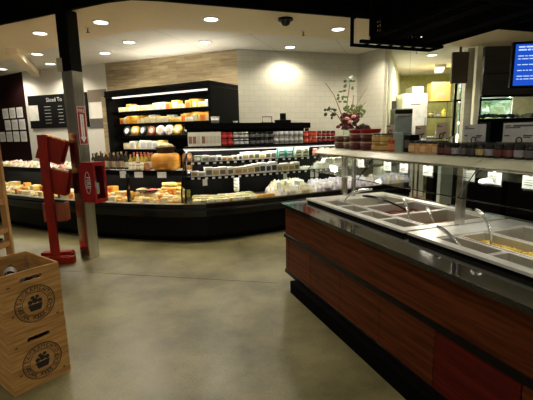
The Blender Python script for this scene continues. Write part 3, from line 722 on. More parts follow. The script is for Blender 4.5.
row(OB, 6, -2.24, -1.83, onX(.48, 1.061), 'red-necked oil bottle beside the giant orange cheese, %s', 'bottle', 'oil bottles beside the big cheese', rg, sc_=(1.0, 1.05))
row(OB[:2], 6, -2.22, -1.83, onX(.60, 1.061), 'oil bottle in the rear row left of the big orange cheese, %s', 'bottle', 'rear oil bottles', rg, sc_=(1.05, 1.15))
JB = [jar((.70, .52, .06), (.80, .76, .6), (.80, .74, .45), name='mustard_jar'), jar((.45, .46, .08), (.82, .80, .7), (.78, .75, .55), name='mustard_jar'), jar((.75, .60, .2), (.82, .8, .72), (.85, .84, .75), name='mustard_jar')]
row(JB, 4, -2.20, -1.92, onX(.37, 1.061), 'yellow jar with a pale lid in front of the oil bottles, %s', 'jar', 'yellow jars before the oil bottles', rg, sc_=(1.05, 1.15))
row([jar((.50, .16, .05), (.3, .2, .1), (.62, .25, .10), name='chutney_jar')], 1, -1.91, -1.85, onX(.37, 1.061), 'amber chutney jar left of the big orange cheese, %s', 'jar', 'amber jars beside the big cheese', rg, sc_=(1.1, 1.2))
x, y = -1.58, 6.12
a_ = MB(); a_.lathe([(0, 0), (.17, 0), (.205, .02), (.224, .06), (.23, .13), (.224, .20), (.205, .24), (.17, .262), (0, .262)], 40); bw = a_.obj('giant_cheese_wheel', mat('orange cheese rind', (.72, .33, .04), .4, noise=(.60, .24, .025), nscale=9), None, True)
bw.location = (x, y, 1.061); tag(bw, 'giant orange cheese wheel on the shelf at the bend of the cases', 'cheese')
l = MB(); l.lathe([(.2265, .10), (.2295, .10), (.2295, .104), (.2265, .104)], 36); l.lathe([(.2265, .15), (.2295, .15), (.2295, .154), (.2265, .154)], 36); l.obj('rind_marks', mat('rind mark', (.45, .18, .02)), bw)
bk = thing('wicker_basket', 'dark round basket of small cheeses on top of the giant orange cheese wheel', 'basket', (x, y, 1.324))
MB().lathe([(0, 0), (.12, 0), (.155, .085), (.165, .095), (.155, .10), (.14, .085), (.11, .012), (0, .012)], 26).obj('bowl', mat('dark wicker', (.055, .03, .015), .6, noise=(.02, .01, .006), nscale=60, bump=.8), bk)
for i in range(14):
    r_ = .095*math.sqrt((i+.5)/14); an = i*2.4; b = MB(); b.sphere((0, 0, 0), .042, 1.2, 1, .75, .1, rg, 2)
    o = b.obj('small_cheese', colmat([(.62, .50, .25), (.50, .38, .16), (.70, .60, .38)][i % 3]), None, True); o.location = (x+r_*math.cos(an), y+r_*math.sin(an), 1.324+.145-r_*.45)
    tag(o, 'small pale cheese heaped in the dark basket on the giant wheel', 'cheese', 'small cheeses in the basket')
# copper-coloured round thing right of the wheel: a wrapped ham-like wheel half behind the end glass
a_ = MB(); a_.lathe([(0, 0), (.075, 0), (.085, .03), (.085, .22), (.06, .26), (0, .27)], 20); o = a_.obj('wrapped_cheese_log', mat('brown rind', (.26, .11, .03), .4), None, True)
o.location = (-1.24, 6.12, 1.061); tag(o, 'brown upright cheese log between the giant orange wheel and the curved glass', 'cheese')
# glass jars of the far left upper shelf: trays of packages
PT = [pouch(c, l, i, .16, .05, .12, 'wrapped_package') for i, (c, l) in enumerate((((.84, .82, .76), (.6, .2, .15)), ((.80, .62, .30), (.85, .83, .8)), ((.82, .78, .62), (.3, .4, .5)), ((.70, .30, .25), (.85, .83, .8)), ((.85, .84, .80), (.75, .6, .2))))]
for q, d in enumerate((.38, .50, .62)):
    row(PT, 15, .2, 3.0, onP(LP, d, 1.061+.0*q), 'wrapped package, left case upper shelf, '+('front', 'middle', 'back')[q]+' row, %s', 'package', 'packages on the upper shelf of the left case, %s row' % ('front', 'middle', 'back')[q], rg, sc_=(.9+.15*q, 1.2+.25*q), rzj=.5)
# decks
DK = P_w+P_b[:3]+P_b[5:]
def deck_z(d): return .565+(d-.06)*.095/.84+.002
def heap(protos, path, s0, s1, ds, dd, fmt, cat, group, rng, name, sc_, hump=None, rows=None, d0=.14):
    """packages heaped on a sloping deck: even front rows, later ones lie on top"""
    k = 0
    for r_, d in enumerate(rows):
        s = s0+rng.uniform(0, ds/2)
        while s < s1:
            x, y, a = along(path, d+rng.uniform(-.01, .01), s)
            z = deck_z(d)+(hump(s, d) if hump else 0)
            spawn(protos[rng.randrange(len(protos))], fmt, cat, group, (x, y, z), a+rng.uniform(-.6, .6), name, rng.uniform(*sc_), tilt=.10)
            s += ds*rng.uniform(.85, 1.15); k += 1
    return k
RWS = (.14, .25, .36, .47)
FR = ('front', 'second', 'third', 'back')
for r_, d in enumerate(RWS):
    for path, s0, s1, n, nm in ((LP, .2, plen(LP)-.1, 26, 'left case'), (BP, .08, plen(BP)-.1, 8, 'bend case')):
        row(DK, n, s0, s1, (lambda path, d, r_: lambda s: (lambda q: (q[0], q[1], deck_z(d)+.0*r_, q[2]))(along(path, d, s)))(path, d, r_),
            'wrapped yellow cheese piece, %s deck, %s row, %%s' % (nm, FR[r_]), 'cheese', 'cheese pieces on the deck of the %s, %s row' % (nm, FR[r_]), rg, 'cheese_piece', (.85+.1*r_, 1.15+.12*r_), rzj=.6)
# the mound of wedges in front of the wheel
for lev in range(3):
    n = 5-lev
    for i in range(n):
        x, y, a = along(BP, .47+.015*lev, s_at(BP, .47, -1.52)+(i-(n-1)/2)*.085); sp = P_w[rg.choice((0, 1, 2, 5))]
        spawn(sp, 'yellow wedge in the mound under the giant wheel, %s, %s layer' % (ordl(i), ('bottom', 'second', 'third', 'top')[lev]), 'cheese', 'mound of wedges under the giant wheel', (x+rg.uniform(-.02, .02), y, deck_z(.47)+.06+.06*lev), a+rg.uniform(-.7, .7), 'cheese_wedge', rg.uniform(1.0, 1.25))
for s, rr_, cl in ((.09, .085, (.50, .36, .16)), (.28, .075, (.70, .16, .12))):
    x, y, a = along(BP, .37, s); dsh = thing('serving_dish', ('dark dish of olives' if rr_ > .08 else 'small dish of pink sliced salami')+' among the cheese at the bend', 'dish', (x, y, deck_z(.4)+.115))
    MB().lathe([(0, 0), (rr_*.8, 0), (rr_*1.25, .03), (rr_*1.2, .033), (rr_*.78, .006), (0, .006)], 22).obj('bowl', M['black'], dsh)
    b = MB(); b.sphere((0, 0, .02), rr_, 1, 1, .4, .12, rg, 3); b.obj('filling', colmat(cl), dsh)
# right case rows
KR = [carton(c, l, w_, .08, h, 'pack') for c, l, w_, h in (((.84, .81, .66), (.20, .16, .10), .10, .11), ((.86, .84, .76), (.62, .40, .12), .11, .10), ((.82, .76, .52), (.12, .12, .10), .10, .11), ((.76, .70, .56), (.50, .28, .07), .12, .09), ((.86, .85, .8), (.05, .05, .05), .09, .12))]
KG = [carton(c, l, w_, .08, h, 'pack') for c, l, w_, h in (((.82, .80, .72), (.30, .34, .14), .13, .10), ((.70, .25, .12), (.8, .78, .7), .11, .09), ((.30, .34, .2), (.82, .8, .72), .12, .10), ((.84, .82, .76), (.4, .38, .3), .13, .08))]
KT = [carton((.16, .52, .44), (.85, .85, .80), .13, .08, .05, 'pack')]; KC = [carton((.86, .85, .72), (.22, .20, .12), .13, .08, .05, 'pack')]
def shelf_row(protos, n, s0, s1, d, z, what, group, sc_=(.95, 1.08), name='package', pick=None): row(protos, n, s0, s1, onP(RP, d, z), what+', %s', 'package', group, rg, name, sc_, rzj=.06, jit=.004, pick=pick)
shelf_row(KG, 3, .16, .60, .42, 1.181, 'boxed cheese, upper tier near the curved glass', 'boxes on the upper tier near the glass', (.9, 1))
shelf_row(KR, 5, .62, 1.10, .42, 1.181, 'small cream pack, right case upper tier', 'cream packs on the upper tier', (.7, .8))
shelf_row(KR[:3], 6, 1.10, 1.75, .44, 1.181, 'tall cream pack, middle of the upper tier', 'tall packs on the upper tier', (1.05, 1.2))
for L_ in range(3):
    row(KT, 2, 1.78, 2.08, onP(RP, .42, 1.181+.058*L_), 'teal pack, upper tier, level %s from below, %%s' % ('one', 'two', 'three')[L_], 'package', 'teal packs on the upper tier', rg, 'teal_pack', (1, 1), rzj=.03, jit=.002)
    row(KC, 2, 2.12, 2.42, onP(RP, .42, 1.181+.058*L_), 'cream pack beside the teal ones, level %s from below, %%s' % ('one', 'two', 'three')[L_], 'package', 'cream packs on the upper tier right of teal', rg, 'cream_pack', (1, 1), rzj=.03, jit=.002)
TJ = [jar((.45, .22, .07), (.30, .12, .08), (.70, .55, .3), .045, .13, 'spread_tub'), jar((.35, .08, .06), (.3, .2, .18), (.5, .2, .15), .045, .13, 'spread_tub')]
row(TJ, 5, 2.5, 3.2, onP(RP, .42, 1.181), 'brown tub at the right end of the upper tier, %s', 'tub', 'brown tubs on the upper tier', rg, sc_=(1.0, 1.15))
shelf_row([KG[3], KR[3]], 2, .12, .36, .34, .961, 'dark and white tray pack, middle tier left end', 'tray packs on the middle tier', (.8, .9))
shelf_row([KR[1], KR[0]], 4, .36, .90, .34, .961, 'cream pack with a dark window, middle tier', 'window packs on the middle tier', (1.05, 1.2))
shelf_row(KR, 11, .92, 2.15, .34, .961, 'cream and amber pack, middle tier', 'amber packs on the middle tier', (1.15, 1.35))
BG = [pouch(c, l, 20+i, .16, .07, .12, 'bag') for i, (c, l) in enumerate((((.85, .83, .76), (.80, .78, .7)), ((.82, .80, .76), (.62, .30, .28)), ((.84, .82, .70), (.5, .55, .35))))]
BW = [pouch(c, l, 30+i, .15, .08, .13, 'bag') for i, (c, l) in enumerate((((.78, .74, .58), (.70, .62, .4)), ((.72, .66, .42), (.60, .5, .16)), ((.80, .78, .72), (.5, .5, .45))))]
BL = [pouch(c, l, 40+i, .14, .08, .13, 'bag') for i, (c, l) in enumerate((((.70, .64, .74), (.35, .28, .5)), ((.78, .74, .76), (.5, .25, .35)), ((.58, .54, .62), (.12, .1, .25))))]
BB = [pouch(c, l, 50+i, .14, .08, .13, 'bag') for i, (c, l) in enumerate((((.55, .55, .70), (.12, .14, .45)), ((.70, .62, .55), (.45, .3, .3)), ((.80, .80, .84), (.2, .2, .5))))]
def bag_row(protos, n, s0, s1, d, z, what, group, sc_): row(protos, n, s0, s1, onP(RP, d, z), what+', %s', 'bag', group, rg, 'bag_of_cheese', sc_, rzj=.5)
bag_row(BG, 5, 2.15, 2.6, .34, .961, 'small white bag on the middle tier', 'small bags on the middle tier', (.6, .8))
bag_row(BG, 9, 2.55, 3.6, .36, .961, 'white bag on the right part of the middle tier', 'bags on the middle tier', (1.2, 1.5)); bag_row(BG, 7, 2.75, 3.5, .40, 1.05, 'upper white bag on the right part of the middle tier', 'upper bags on the middle tier', (1.1, 1.4))
YB = [block(c, l, .12, .09, .05) for c, l in (((.62, .56, .16), (.84, .82, .7)), ((.40, .42, .10), (.75, .74, .60)), ((.80, .76, .55), (.30, .30, .10)), ((.70, .50, .12), (.8, .78, .7)))]
for r_, d in enumerate((.13, .24, .35)):
    row(YB, 9, .14, 1.22, (lambda d: lambda s: (lambda q: (q[0], q[1], deck_z(d), q[2]))(along(RP, d, s)))(d), 'pale green cheese pack, right case deck, %s row, %%s' % FR[r_], 'cheese', 'pale green packs on the right case deck, %s row' % FR[r_], rg, 'cheese_pack', (1, 1.2+.12*r_), rzj=.25)
OBk = [block((.82, .38, .06), (.85, .55, .15), .12, .09, .06)]
row(OBk, 3, 1.24, 1.52, (lambda s: (lambda q: (q[0], q[1], deck_z(.14), q[2]))(along(RP, .14, s))), 'orange cheese pack on the right case deck before the white bags, %s', 'cheese', 'orange packs on the right case deck', rg, 'orange_pack', (1, 1.1))
# a lone vertical stack of white tubs
for k in range(4):
    x, y, a = along(RP, .42, .98); spawn(tub((.85, .84, .76), (.86, .85, .8), (.8, .78, .6), .05, .055, 'cheese_tub'), 'white cheese tub in the tall stack on the right case deck, %s' % ('lowest', 'second from below', 'third from below', 'topmost')[k], 'tub', 'stack of white tubs on the right case deck', (x, y, deck_z(.42)+.07+.0555*k), a)
for lev in range(3):
    for r_, d in enumerate((.14, .26, .38)):
        if lev > r_+1: continue
        for protos, s0, s1, n, nm in ((BW, 1.56, 2.30, 7, 'cream bag of cheese'), (BL, 2.36, 3.75, 12, 'lilac-white bag of cheese'), (BB, 3.8, 4.7, 8, 'bluish bag')):
            if lev and nm.startswith('cream') is False and lev == 2: continue
            m_ = n-lev; off = .04*lev
            row(protos, m_, s0+off, s1-off, (lambda d, lev: lambda s: (lambda q: (q[0], q[1], deck_z(d)+.055*lev, q[2]))(along(RP, d+.01*lev, s)))(d, lev),
                nm+', right case deck, %s row, %s layer, %%s' % (FR[r_], ('bottom', 'second', 'top')[lev]), 'bag', nm+'s, %s row, %s layer' % (FR[r_], ('bottom', 'second', 'top')[lev]), rg, 'bag_of_cheese', (.95, 1.2), rzj=.6)
# on top of the right case
PB = [carton(c, l, .075, .06, .21, 'cracker_box') for c, l in (((.80, .78, .66), (.30, .14, .10)), ((.76, .74, .64), (.62, .58, .45)))]
def top_row(protos, n, s0, s1, what, cat, group, name, z=1.421, sc_=(1, 1), d=.44, pick=None): row(protos, n, s0, s1, lambda s: (*along(RP, d, s)[:2], z, along(RP, d, s)[2]), what+', %s', cat, group, rg, name, sc_, rzj=.02, jit=.002, pick=pick)
top_row(PB, 8, .08, .72, 'tall cream cracker box on top of the right case', 'box', 'cracker boxes', 'cracker_box')
for L_ in range(2):
    ln = ('lower', 'upper')[L_]; z = 1.421+.106*L_
    top_row([jar((.40, .015, .02), (.35, .02, .02), (.55, .04, .04), .045, .10, 'red_jar')], 2, .74, .95, 'deep red jar on top of the right case, %s layer' % ln, 'jar', 'deep red jars', 'red_jar', z)
    top_row([jar((.02, .02, .02), (.70, .70, .68), (.6, .6, .58), .042, .10, 'pepper_jar')], 3, .96, 1.24, 'black jar with a white lid, right case top, %s layer' % ln, 'jar', 'black jars with white lids', 'pepper_jar', z)
    top_row([jar((.015, .015, .015), (.02, .02, .02), (.12, .12, .12), .04, .10, 'tapenade_jar')], 5, 1.26, 1.72, 'all black jar on top of the right case, %s layer' % ln, 'jar', 'all black jars', 'tapenade_jar', z)
    top_row([jar((.62, .62, .60), (.70, .70, .68), (.25, .25, .25), .045, .10, 'salt_jar')], 6, 1.72, 2.32, 'silver-white jar on top of the right case, %s layer' % ln, 'jar', 'silver-white jars', 'salt_jar', z)
    top_row([jar((.45, .03, .02), (.5, .05, .03), (.62, .12, .06), .045, .10, 'pepper_spread_jar'), jar((.45, .06, .02), (.1, .02, .02), (.55, .05, .03), .045, .10, 'pepper_spread_jar')], 3, 2.33, 2.62, 'bright red jar on top of the right case, %s layer' % ln, 'jar', 'bright red jars', 'pepper_spread_jar', z)
    top_row([jar((.04, .012, .012), (.06, .02, .02), (.35, .03, .04), .042, .10, 'olive_jar')], 4, 2.63, 3.05, 'black and crimson jar on top of the case, %s layer' % ln, 'jar', 'black and crimson jars', 'olive_jar', z)
top_row([tub((.50, .42, .30), (.75, .7, .6), (.62, .2, .12), .05, .06, 'small_tin'), tub((.25, .2, .12), (.7, .66, .5), (.3, .35, .2), .05, .06, 'small_tin')], 5, 3.1, 3.62, 'small tin on the black edge left of the flower arrangement', 'tin', 'small tins', 'small_tin', 1.421)
# things on the riser
x, y, a = along(tp, .5, 1.62); o = thing('wire_stand', 'small black wire frame standing on the riser shelf', 'stand', (x, y, 1.776), a)
b = MB(); b.tube([(-.09, 0, 0), (-.09, 0, .10), (.09, 0, .10), (.09, 0, 0)], .008); b.obj('frame', M['black'], o); b = MB(); b.b2(-.1, .1, -.05, .05, 0, .008); b.obj('foot', M['black'], o)
x, y, a = along(tp, .5, 1.92); o = thing('tape_dispenser', 'black gadget with a raised block on the riser shelf right of the wire frame', 'gadget', (x, y, 1.776), a)
MB().b2(-.13, .14, -.06, .06, 0, .05, bev=.01).obj('body', M['black'], o); MB().b2(-.03, .05, -.04, .04, .05, .16, bev=.008).obj('block', M['black'], o)
x, y, a = along(tp, .5, .62); spawn(tub((.70, .70, .68), (.75, .75, .74), (.6, .6, .6), .07, .1, 'white_tub'), 'white tub on the left part of the riser shelf', 'tub', None, (x, y, 1.776))
x, y, a = along(tp, .48, 1.0); spawn(tub((.6, .6, .58), (.7, .7, .68), (.5, .5, .5), .04, .03, 'small_dish'), 'tiny white dish on the riser shelf', 'dish', None, (x, y, 1.776))

# flower arrangement and pot on the case top
x, y, a = along(RP, .45, 3.35)
fl = thing('flower_arrangement', 'tall arrangement of willow stems and maroon flowers in a glass vase', 'plant', (x, y, 1.421))
MB().lathe([(0, 0), (.09, 0), (.1, .01), (.09, .2), (.11, .3), (.104, .3), (.084, .2), (.09, .016), (0, .016)], 24).obj('vase', M['glass'], fl, True)
rf = random.Random(4)
b = MB()
for _ in range(46):
    an, r_ = rf.uniform(0, 2*PI), .19*math.sqrt(rf.random()); b.sphere((r_*math.cos(an)*1.1, r_*math.sin(an)*.7, .33+rf.uniform(-.1, .18)), .045, 1, 1, .8, .35, rf, 1)
b.obj('maroon_blooms', M['flower'], fl)
b = MB()
for px_, pz in ((-.05, .42), (.07, .45), (.0, .36)): b.sphere((px_, -.17, pz), .04, 1.1, .7, .8, .25, rf, 1)
b.obj('pink_blooms', M['pink'], fl)
ST = [[(-.05, 0, .3), (-.15, 0, .58), (-.26, 0, .85), (-.42, .02, 1.08)], [(.05, 0, .3), (.12, 0, .6), (.22, 0, .78), (.36, 0, 1.0)], [(0, 0, .3), (-.02, 0, .7), (.03, .0, 1.08)],
      [(.08, 0, .3), (.17, 0, .55), (.33, 0, .72)], [(-.08, 0, .3), (-.2, 0, .5), (-.36, 0, .58)], [(.02, 0, .3), (.08, 0, .6), (.10, 0, .85)]]
for s in ST: b = MB(); b.tube(s, [.012, .009, .006, .004][:len(s)] if len(s) < 4 else [.012, .009, .006, .004]); b.obj('stem', M['stem'], fl)
for g, (cx, cz, n, m_) in enumerate(((-.33, .54, 12, 'darkleaf'), (-.12, .82, 9, 'leaf'), (.02, .58, 26, 'leaf'), (.2, .55, 14, 'leaf'), (.02, 1.02, 9, 'leaf'))):
    b = MB()
    for _ in range(n):
        c_ = Vector((cx+rf.uniform(-.1, .1), rf.uniform(-.06, .06), cz+rf.uniform(-.1, .1))); b.sphere(c_, .034, rf.uniform(.6, 1.3), .3, rf.uniform(.5, 1.2), .2, rf, 1)
    b.obj('leaves', M[m_], fl)
b = MB()
for _ in range(7): b.sphere((.03+rf.uniform(-.05, .05), rf.uniform(-.03, .03), 1.12+rf.uniform(-.06, .08)), .03, 1, .8, 1, .3, rf, 1)
b.obj('pale_blooms', colmat((.62, .72, .70)), fl)
x, y, a = along(RP, .45, 3.72); pot = thing('black_kettle', 'round black lidded pot right of the flower arrangement', 'pot', (x, y, 1.421))
MB().lathe([(0, 0), (.12, 0), (.16, .06), (.17, .16), (.15, .22), (0, .22)], 26).obj('body', M['black'], pot, True); MB().lathe([(0, .22), (.155, .22), (.12, .29), (.03, .32), (0, .34)], 26).obj('lid', M['black'], pot, True)

# ================================================================== HOT BAR
O = (.172, 3.954); ha = math.radians(20.2 - 90)
def HW(u, w_, z=0): return (O[0]+u*math.cos(ha)-w_*math.sin(ha), O[1]+u*math.sin(ha)+w_*math.cos(ha), z)
hb = thing('hot_food_bar', 'long cherry wood hot food bar with a dark stone top', 'counter', (*O, 0), ha)
UE = 3.75; WD = 1.42
MB().b2(.26, UE, -.04, WD-.1, 0, .124).obj('kick_plate', M['dull'], hb)
MB().b2(.03, UE, .03, WD-.03, .13, .70).obj('core', M['dull'], hb)
MB().b2(.0, UE, .012, WD-.01, .125, .165, bev=.004).obj('base_trim', M['trim'], hb)
MB().b2(.0, UE, .004, WD-.004, .515, .555, bev=.006).obj('middle_trim', M['trim'], hb)
MB().b2(.02, UE, .02, .05, .555, .845).obj('upper_panel', M['wood'], hb)
MB().b2(.015, .03, .02, WD-.02, .165, .845).obj('end_panel', M['wood'], hb)
MB().b2(.02, UE, WD-.05, WD-.02, .165, .845).obj('back_panel', M['wood'], hb)
us = [.02, .10, .60, 1.12, 1.63, 2.12, 2.62, 3.12, UE]
for i in range(len(us)-1):
    MB().b2(us[i]+.003, us[i+1]-.003, .016, .029, .165, .515, bev=.002).obj('lower_panel', M['redwood'] if i == 5 else M['wood'], hb, label='redder mahogany panel' if i == 5 else None)
ct = MB()
for a_ in ((-.02, UE, -.02, .26), (-.02, UE, 1.18, WD+.02), (-.02, .12, .26, 1.18), (1.52, 1.66, .26, 1.18)): ct.b2(a_[0], a_[1], a_[2], a_[3], .846, .88)
ct.obj('countertop', M['granite'], hb)
def well(u0, u1, cells, label):
    t = thing('steam_well', label, 'food well', HW(0, 0, 0), ha)
    w0, w1 = .24, 1.20; i0, i1 = cells['open']; f0, f1 = .31, 1.12
    b = MB()
    for q in ((u0, u1, w0, f0), (u0, u1, f1, w1), (u0, i0, f0, f1), (i1, u1, f0, f1)): b.b2(q[0], q[1], q[2], q[3], .905, .922)
    b.obj('rim', M['bright'], t)
    b = MB()
    for q in ((u0+.01, u1-.01, w0+.01, w0+.02), (u0+.01, u1-.01, w1-.02, w1-.01), (u0+.01, u0+.02, w0+.02, w1-.02), (u1-.02, u1-.01, w0+.02, w1-.02)): b.b2(q[0], q[1], q[2], q[3], .881, .905)
    b.obj('rim_base', M['dull'], t)
    b = MB(); b.b2(i0, i1, f0, f1, .72, .73)
    for q in ((i0-.004, i0, f0, f1), (i1, i1+.004, f0, f1), (i0, i1, f0-.004, f0), (i0, i1, f1, f1+.004)): b.b2(q[0], q[1], q[2], q[3], .73, .905)
    b.obj('basin', M['panwall'], t)
    return t
def food_pan(u0, u1, w0, w1, label, fill=None, lvl=.845, lumps=None):
    c = ((u0+u1)/2, (w0+w1)/2); t = thing('food_pan', label, 'pan', HW(*c, 0), ha)
    a_, b_ = (u1-u0)/2, (w1-w0)/2; e = .012; b = MB()
    for q in ((-a_, a_, -b_, -b_+e), (-a_, a_, b_-e, b_), (-a_, -a_+e, -b_+e, b_-e), (a_-e, a_, -b_+e, b_-e)): b.b2(q[0], q[1], q[2], q[3], .906, .914, bev=.002)
    b.obj('rim', M['bright'], t)
    b = MB(); b.b2(-a_+e, a_-e, -b_+e, b_-e, .765, .77); k = .003
    for q in ((-a_+e-k, a_-e+k, -b_+e-k, -b_+e), (-a_+e-k, a_-e+k, b_-e, b_-e+k), (-a_+e-k, -a_+e, -b_+e, b_-e), (a_-e, a_-e+k, -b_+e, b_-e)): b.b2(q[0], q[1], q[2], q[3], .77, .908)
    b.obj('bowl', M['panwall'], t)
    if fill:
        rr = random.Random(int(u0*100)); b = MB(); t2 = bmesh.new(); bmesh.ops.create_grid(t2, x_segments=14, y_segments=10, size=.5)
        for v in t2.verts: v.co = Vector((v.co.x*(2*a_-2*e-.004), v.co.y*(2*b_-2*e-.004), lvl+rr.uniform(-.004, .004)))
        g = bmesh.ops.extrude_face_region(t2, geom=t2.faces[:])
        for v in g['geom']:
            if isinstance(v, bmesh.types.BMVert): v.co.z = .771
        b.merge(t2)
        b.obj('food', M[fill], t)
        if lumps:
            b = MB()
            for _ in range(lumps[1]):
                r_ = .012; p0 = Vector((rr.uniform(-a_+.03, a_-.03), rr.uniform(-b_+.03, b_-.03), lvl+.006+rr.uniform(0, .012))); an = rr.uniform(0, PI); dv = Vector((math.cos(an), math.sin(an), rr.uniform(-.2, .2)))*.014
                b.tube([p0-dv, p0+dv], .0075, 6)
            o = b.obj('pasta_pieces', lumps[0], t); o['kind'] = 'stuff'
    return t
well(.06, 1.57, dict(open=(.24, 1.49)), 'stainless steam well with an empty rim, first from the end of the hot bar')
well(1.60, 3.30, dict(open=(1.78, 3.22)), 'stainless steam well nearest the camera, holding the yellow pasta')
pn = [('beige', 'small pan of pale rice'), (None, 'small empty pan'), ('beige', 'small pan of pale beans'), ('broth', 'small pan of brown sauce')]
for i in range(4):
    f_, lb = pn[i]; food_pan(.245+i*.3115, .245+(i+1)*.3115-.006, .315, .50, lb+', far well front row, '+ordl(i), f_, .80 if f_ else .8)
food_pan(.245, .66, .52, 1.115, 'large pan of rice at the back of the far well, left', 'beige', .82)
food_pan(.666, 1.08, .52, 1.115, 'large pan of dark red sauce at the back of the far well, middle', 'soup', .845)
food_pan(1.086, 1.485, .52, 1.115, 'large pan of brown stew at the back of the far well, right', 'broth', .82)
food_pan(1.785, 2.15, .315, .48, 'small pan of brown meat pieces at the front of the near well, left', 'broth', .835)
food_pan(2.156, 2.52, .315, .48, 'small steel pan with little food at the front of the near well', 'beige', .79)
food_pan(2.526, 3.215, .315, .48, 'steel pan at the near end of the near well, front', None)
food_pan(1.785, 2.36, .50, .74, 'pan of yellow pasta in the middle of the near well', 'corn', .85, (mat('yellow pasta pieces', (.72, .50, .07), .4, noise=(.5, .36, .05), nscale=40), 300))
food_pan(2.366, 3.215, .50, .74, 'pan of grey-brown gravy right of the yellow pasta', 'broth', .82)
food_pan(1.785, 2.20, .76, 1.115, 'large pan at the far edge of the near well, behind the yellow pasta', 'beige', .80)
food_pan(2.206, 3.215, .76, 1.115, 'large pan of amber curry at the back of the near well', 'broth', .86)
# serving spoons and tongs
def spoon(p0, p1, p2, label, black=False):
    t = thing('serving_spoon', label, 'utensil', HW(*p0[:2], 0), ha); v0 = Vector((p0[0], p0[1], 0)); P_ = [Vector(q)-v0 for q in (p0, p1, p2)]
    pts = [P_[0]*(1-s)**2+P_[1]*2*s*(1-s)+P_[2]*s*s for s in [i/9 for i in range(10)]]
    b = MB(); b.tube(pts, [.008, .008, .0085, .009, .010, .0115, .013, .014, .0135, .008], 8); b.obj('handle', M['gloss'] if black else M['chrome'], t)
    b = MB(); m_ = Matrix.Translation(pts[0]+Vector((0, 0, -.004))); b.lathe([(0, 0), (.022, .004), (.034, .018), (.031, .018), (.02, .007), (0, .003)], 16, m=m_ @ Matrix.Diagonal((1.3, 1, 1, 1))); b.obj('bowl', M['chrome'], t, True)
spoon((.50, .46, .83), (.38, .42, 1.03), (.62, .66, 1.06), 'curved silver spoon standing in the far well, farthest from the camera')
spoon((.98, .86, .86), (.72, .72, 1.0), (.52, .62, .985), 'dark handled ladle lying in the red sauce pan', True)
spoon((1.30, .56, .84), (1.28, .50, 1.02), (1.10, .62, 1.06), 'silver spoon standing upright in the middle of the far well')
spoon((1.40, .70, .84), (1.42, .60, .98), (1.28, .70, 1.0), 'silver spoon leaning at the right end of the far well')
spoon((1.98, .56, .86), (2.02, .52, 1.06), (1.84, .58, 1.09), 'curved silver spoon standing in the yellow pasta')
spoon((1.95, .40, .84), (1.84, .38, .96), (1.74, .36, .98), 'short silver spoon with a black tip leaning at the front left of the near well')
spoon((2.16, .86, .87), (2.2, .74, 1.04), (2.36, .84, 1.09), 'long silver spoon rising behind the yellow pasta at the right')
# guard: posts, shelf, glass
gd = thing('sneeze_guard', 'glass sneeze guard with a long cream shelf on steel posts', 'sneeze guard', HW(0, 0, 0), ha)
for u, w_, z0 in ((.075, .69, .923), (1.585, .72, .881), (3.1, .72, .923)):
    MB().b2(u-.025, u+.025, w_-.025, w_+.025, z0, 1.372, bev=.004).obj('post', M['steel'], gd)
MB().b2(.13, .165, .74, .775, .923, 1.372, bev=.004).obj('post', M['steel'], gd)
for u0, u1 in ((-.42, .665), (.672, 1.79), (1.797, 3.3)):
    b = MB(); pr = [(.572, 1.362), (.565, 1.368), (.655, 1.408), (1.32, 1.408), (1.32, 1.373), (.62, 1.373)]
    v0 = [b.bm.verts.new((u0, w_, z)) for w_, z in pr]; v1 = [b.bm.verts.new((u1, w_, z)) for w_, z in pr]; n = len(pr)
    b.bm.faces.new(v0); b.bm.faces.new(v1[::-1])
    for i in range(n): b.bm.faces.new((v0[i], v0[(i+1) % n], v1[(i+1) % n], v1[i]))
    b.obj('shelf', M['cream'], gd)
MB().b2(-.40, 3.28, .716, .735, 1.33, 1.372).obj('rail', M['steel'], gd)
MB().b2(-.40, 3.28, .635, .655, 1.345, 1.372).obj('glass_clamp', M['steel'], gd)
for u0, u1 in ((-.35, .66), (.675, 1.785), (1.80, 3.28)):
    b = MB(); pr = [(.625, 1.345), (.60, 1.32), (.53, 1.25), (.46, 1.17), (.453, 1.173), (.523, 1.255), (.592, 1.325), (.618, 1.348)]
    v0 = [b.bm.verts.new((u0, w_, z)) for w_, z in pr]; v1 = [b.bm.verts.new((u1, w_, z)) for w_, z in pr]; n = len(pr)
    b.bm.faces.new(v0); b.bm.faces.new(v1[::-1])
    for i in range(n): b.bm.faces.new((v0[i], v0[(i+1) % n], v1[(i+1) % n], v1[i]))
    g = b.obj('glass_panel', M['glass'], gd)
    b = MB(); b.tube([(u0, .456, 1.171), (u1, .456, 1.171)], .0045, 6); b.tube([(u0, .628, 1.372), (u0, .527, 1.252), (u0, .456, 1.171)], .0035, 6); b.obj('glass_edge', M['gloss'], g)
for u in (1.87,):
    b = MB(); b.lathe([(0, .0), (.036, .0), (.04, .01), (0, .012)], 22, m=Matrix.Translation((u, .60, 1.285)) @ Matrix.Rotation(math.radians(12), 4, 'X') @ Matrix.Rotation(PI, 4, 'Y'))
    o = b.obj('reflection_disc', mat('reflected light glow', (1, 1, 1), .5, emit=((1, .96, .88), 2.5)), gd, label='glowing disc added as a ceiling light reflected in the glass'); b = MB(); b.tube([(u, .60, 1.286), (u, .68, 1.33)], .006); b.obj('disc_arm', M['steel'], o)  # emissive disc imitates a ceiling light's reflection in the guard glass
area(HW(.8, .665, 1.36), (0, 0, ha), 1.4, .04, 5, (1, .96, .86)); area(HW(2.4, .665, 1.36), (0, 0, ha), 1.5, .04, 5, (1, .96, .86))
MB().b2(.1, 1.5, .645, .685, 1.363, 1.372).obj('light_strip', M['tube'], gd); MB().b2(1.66, 3.1, .645, .685, 1.363, 1.372).obj('light_strip', M['tube'], gd)
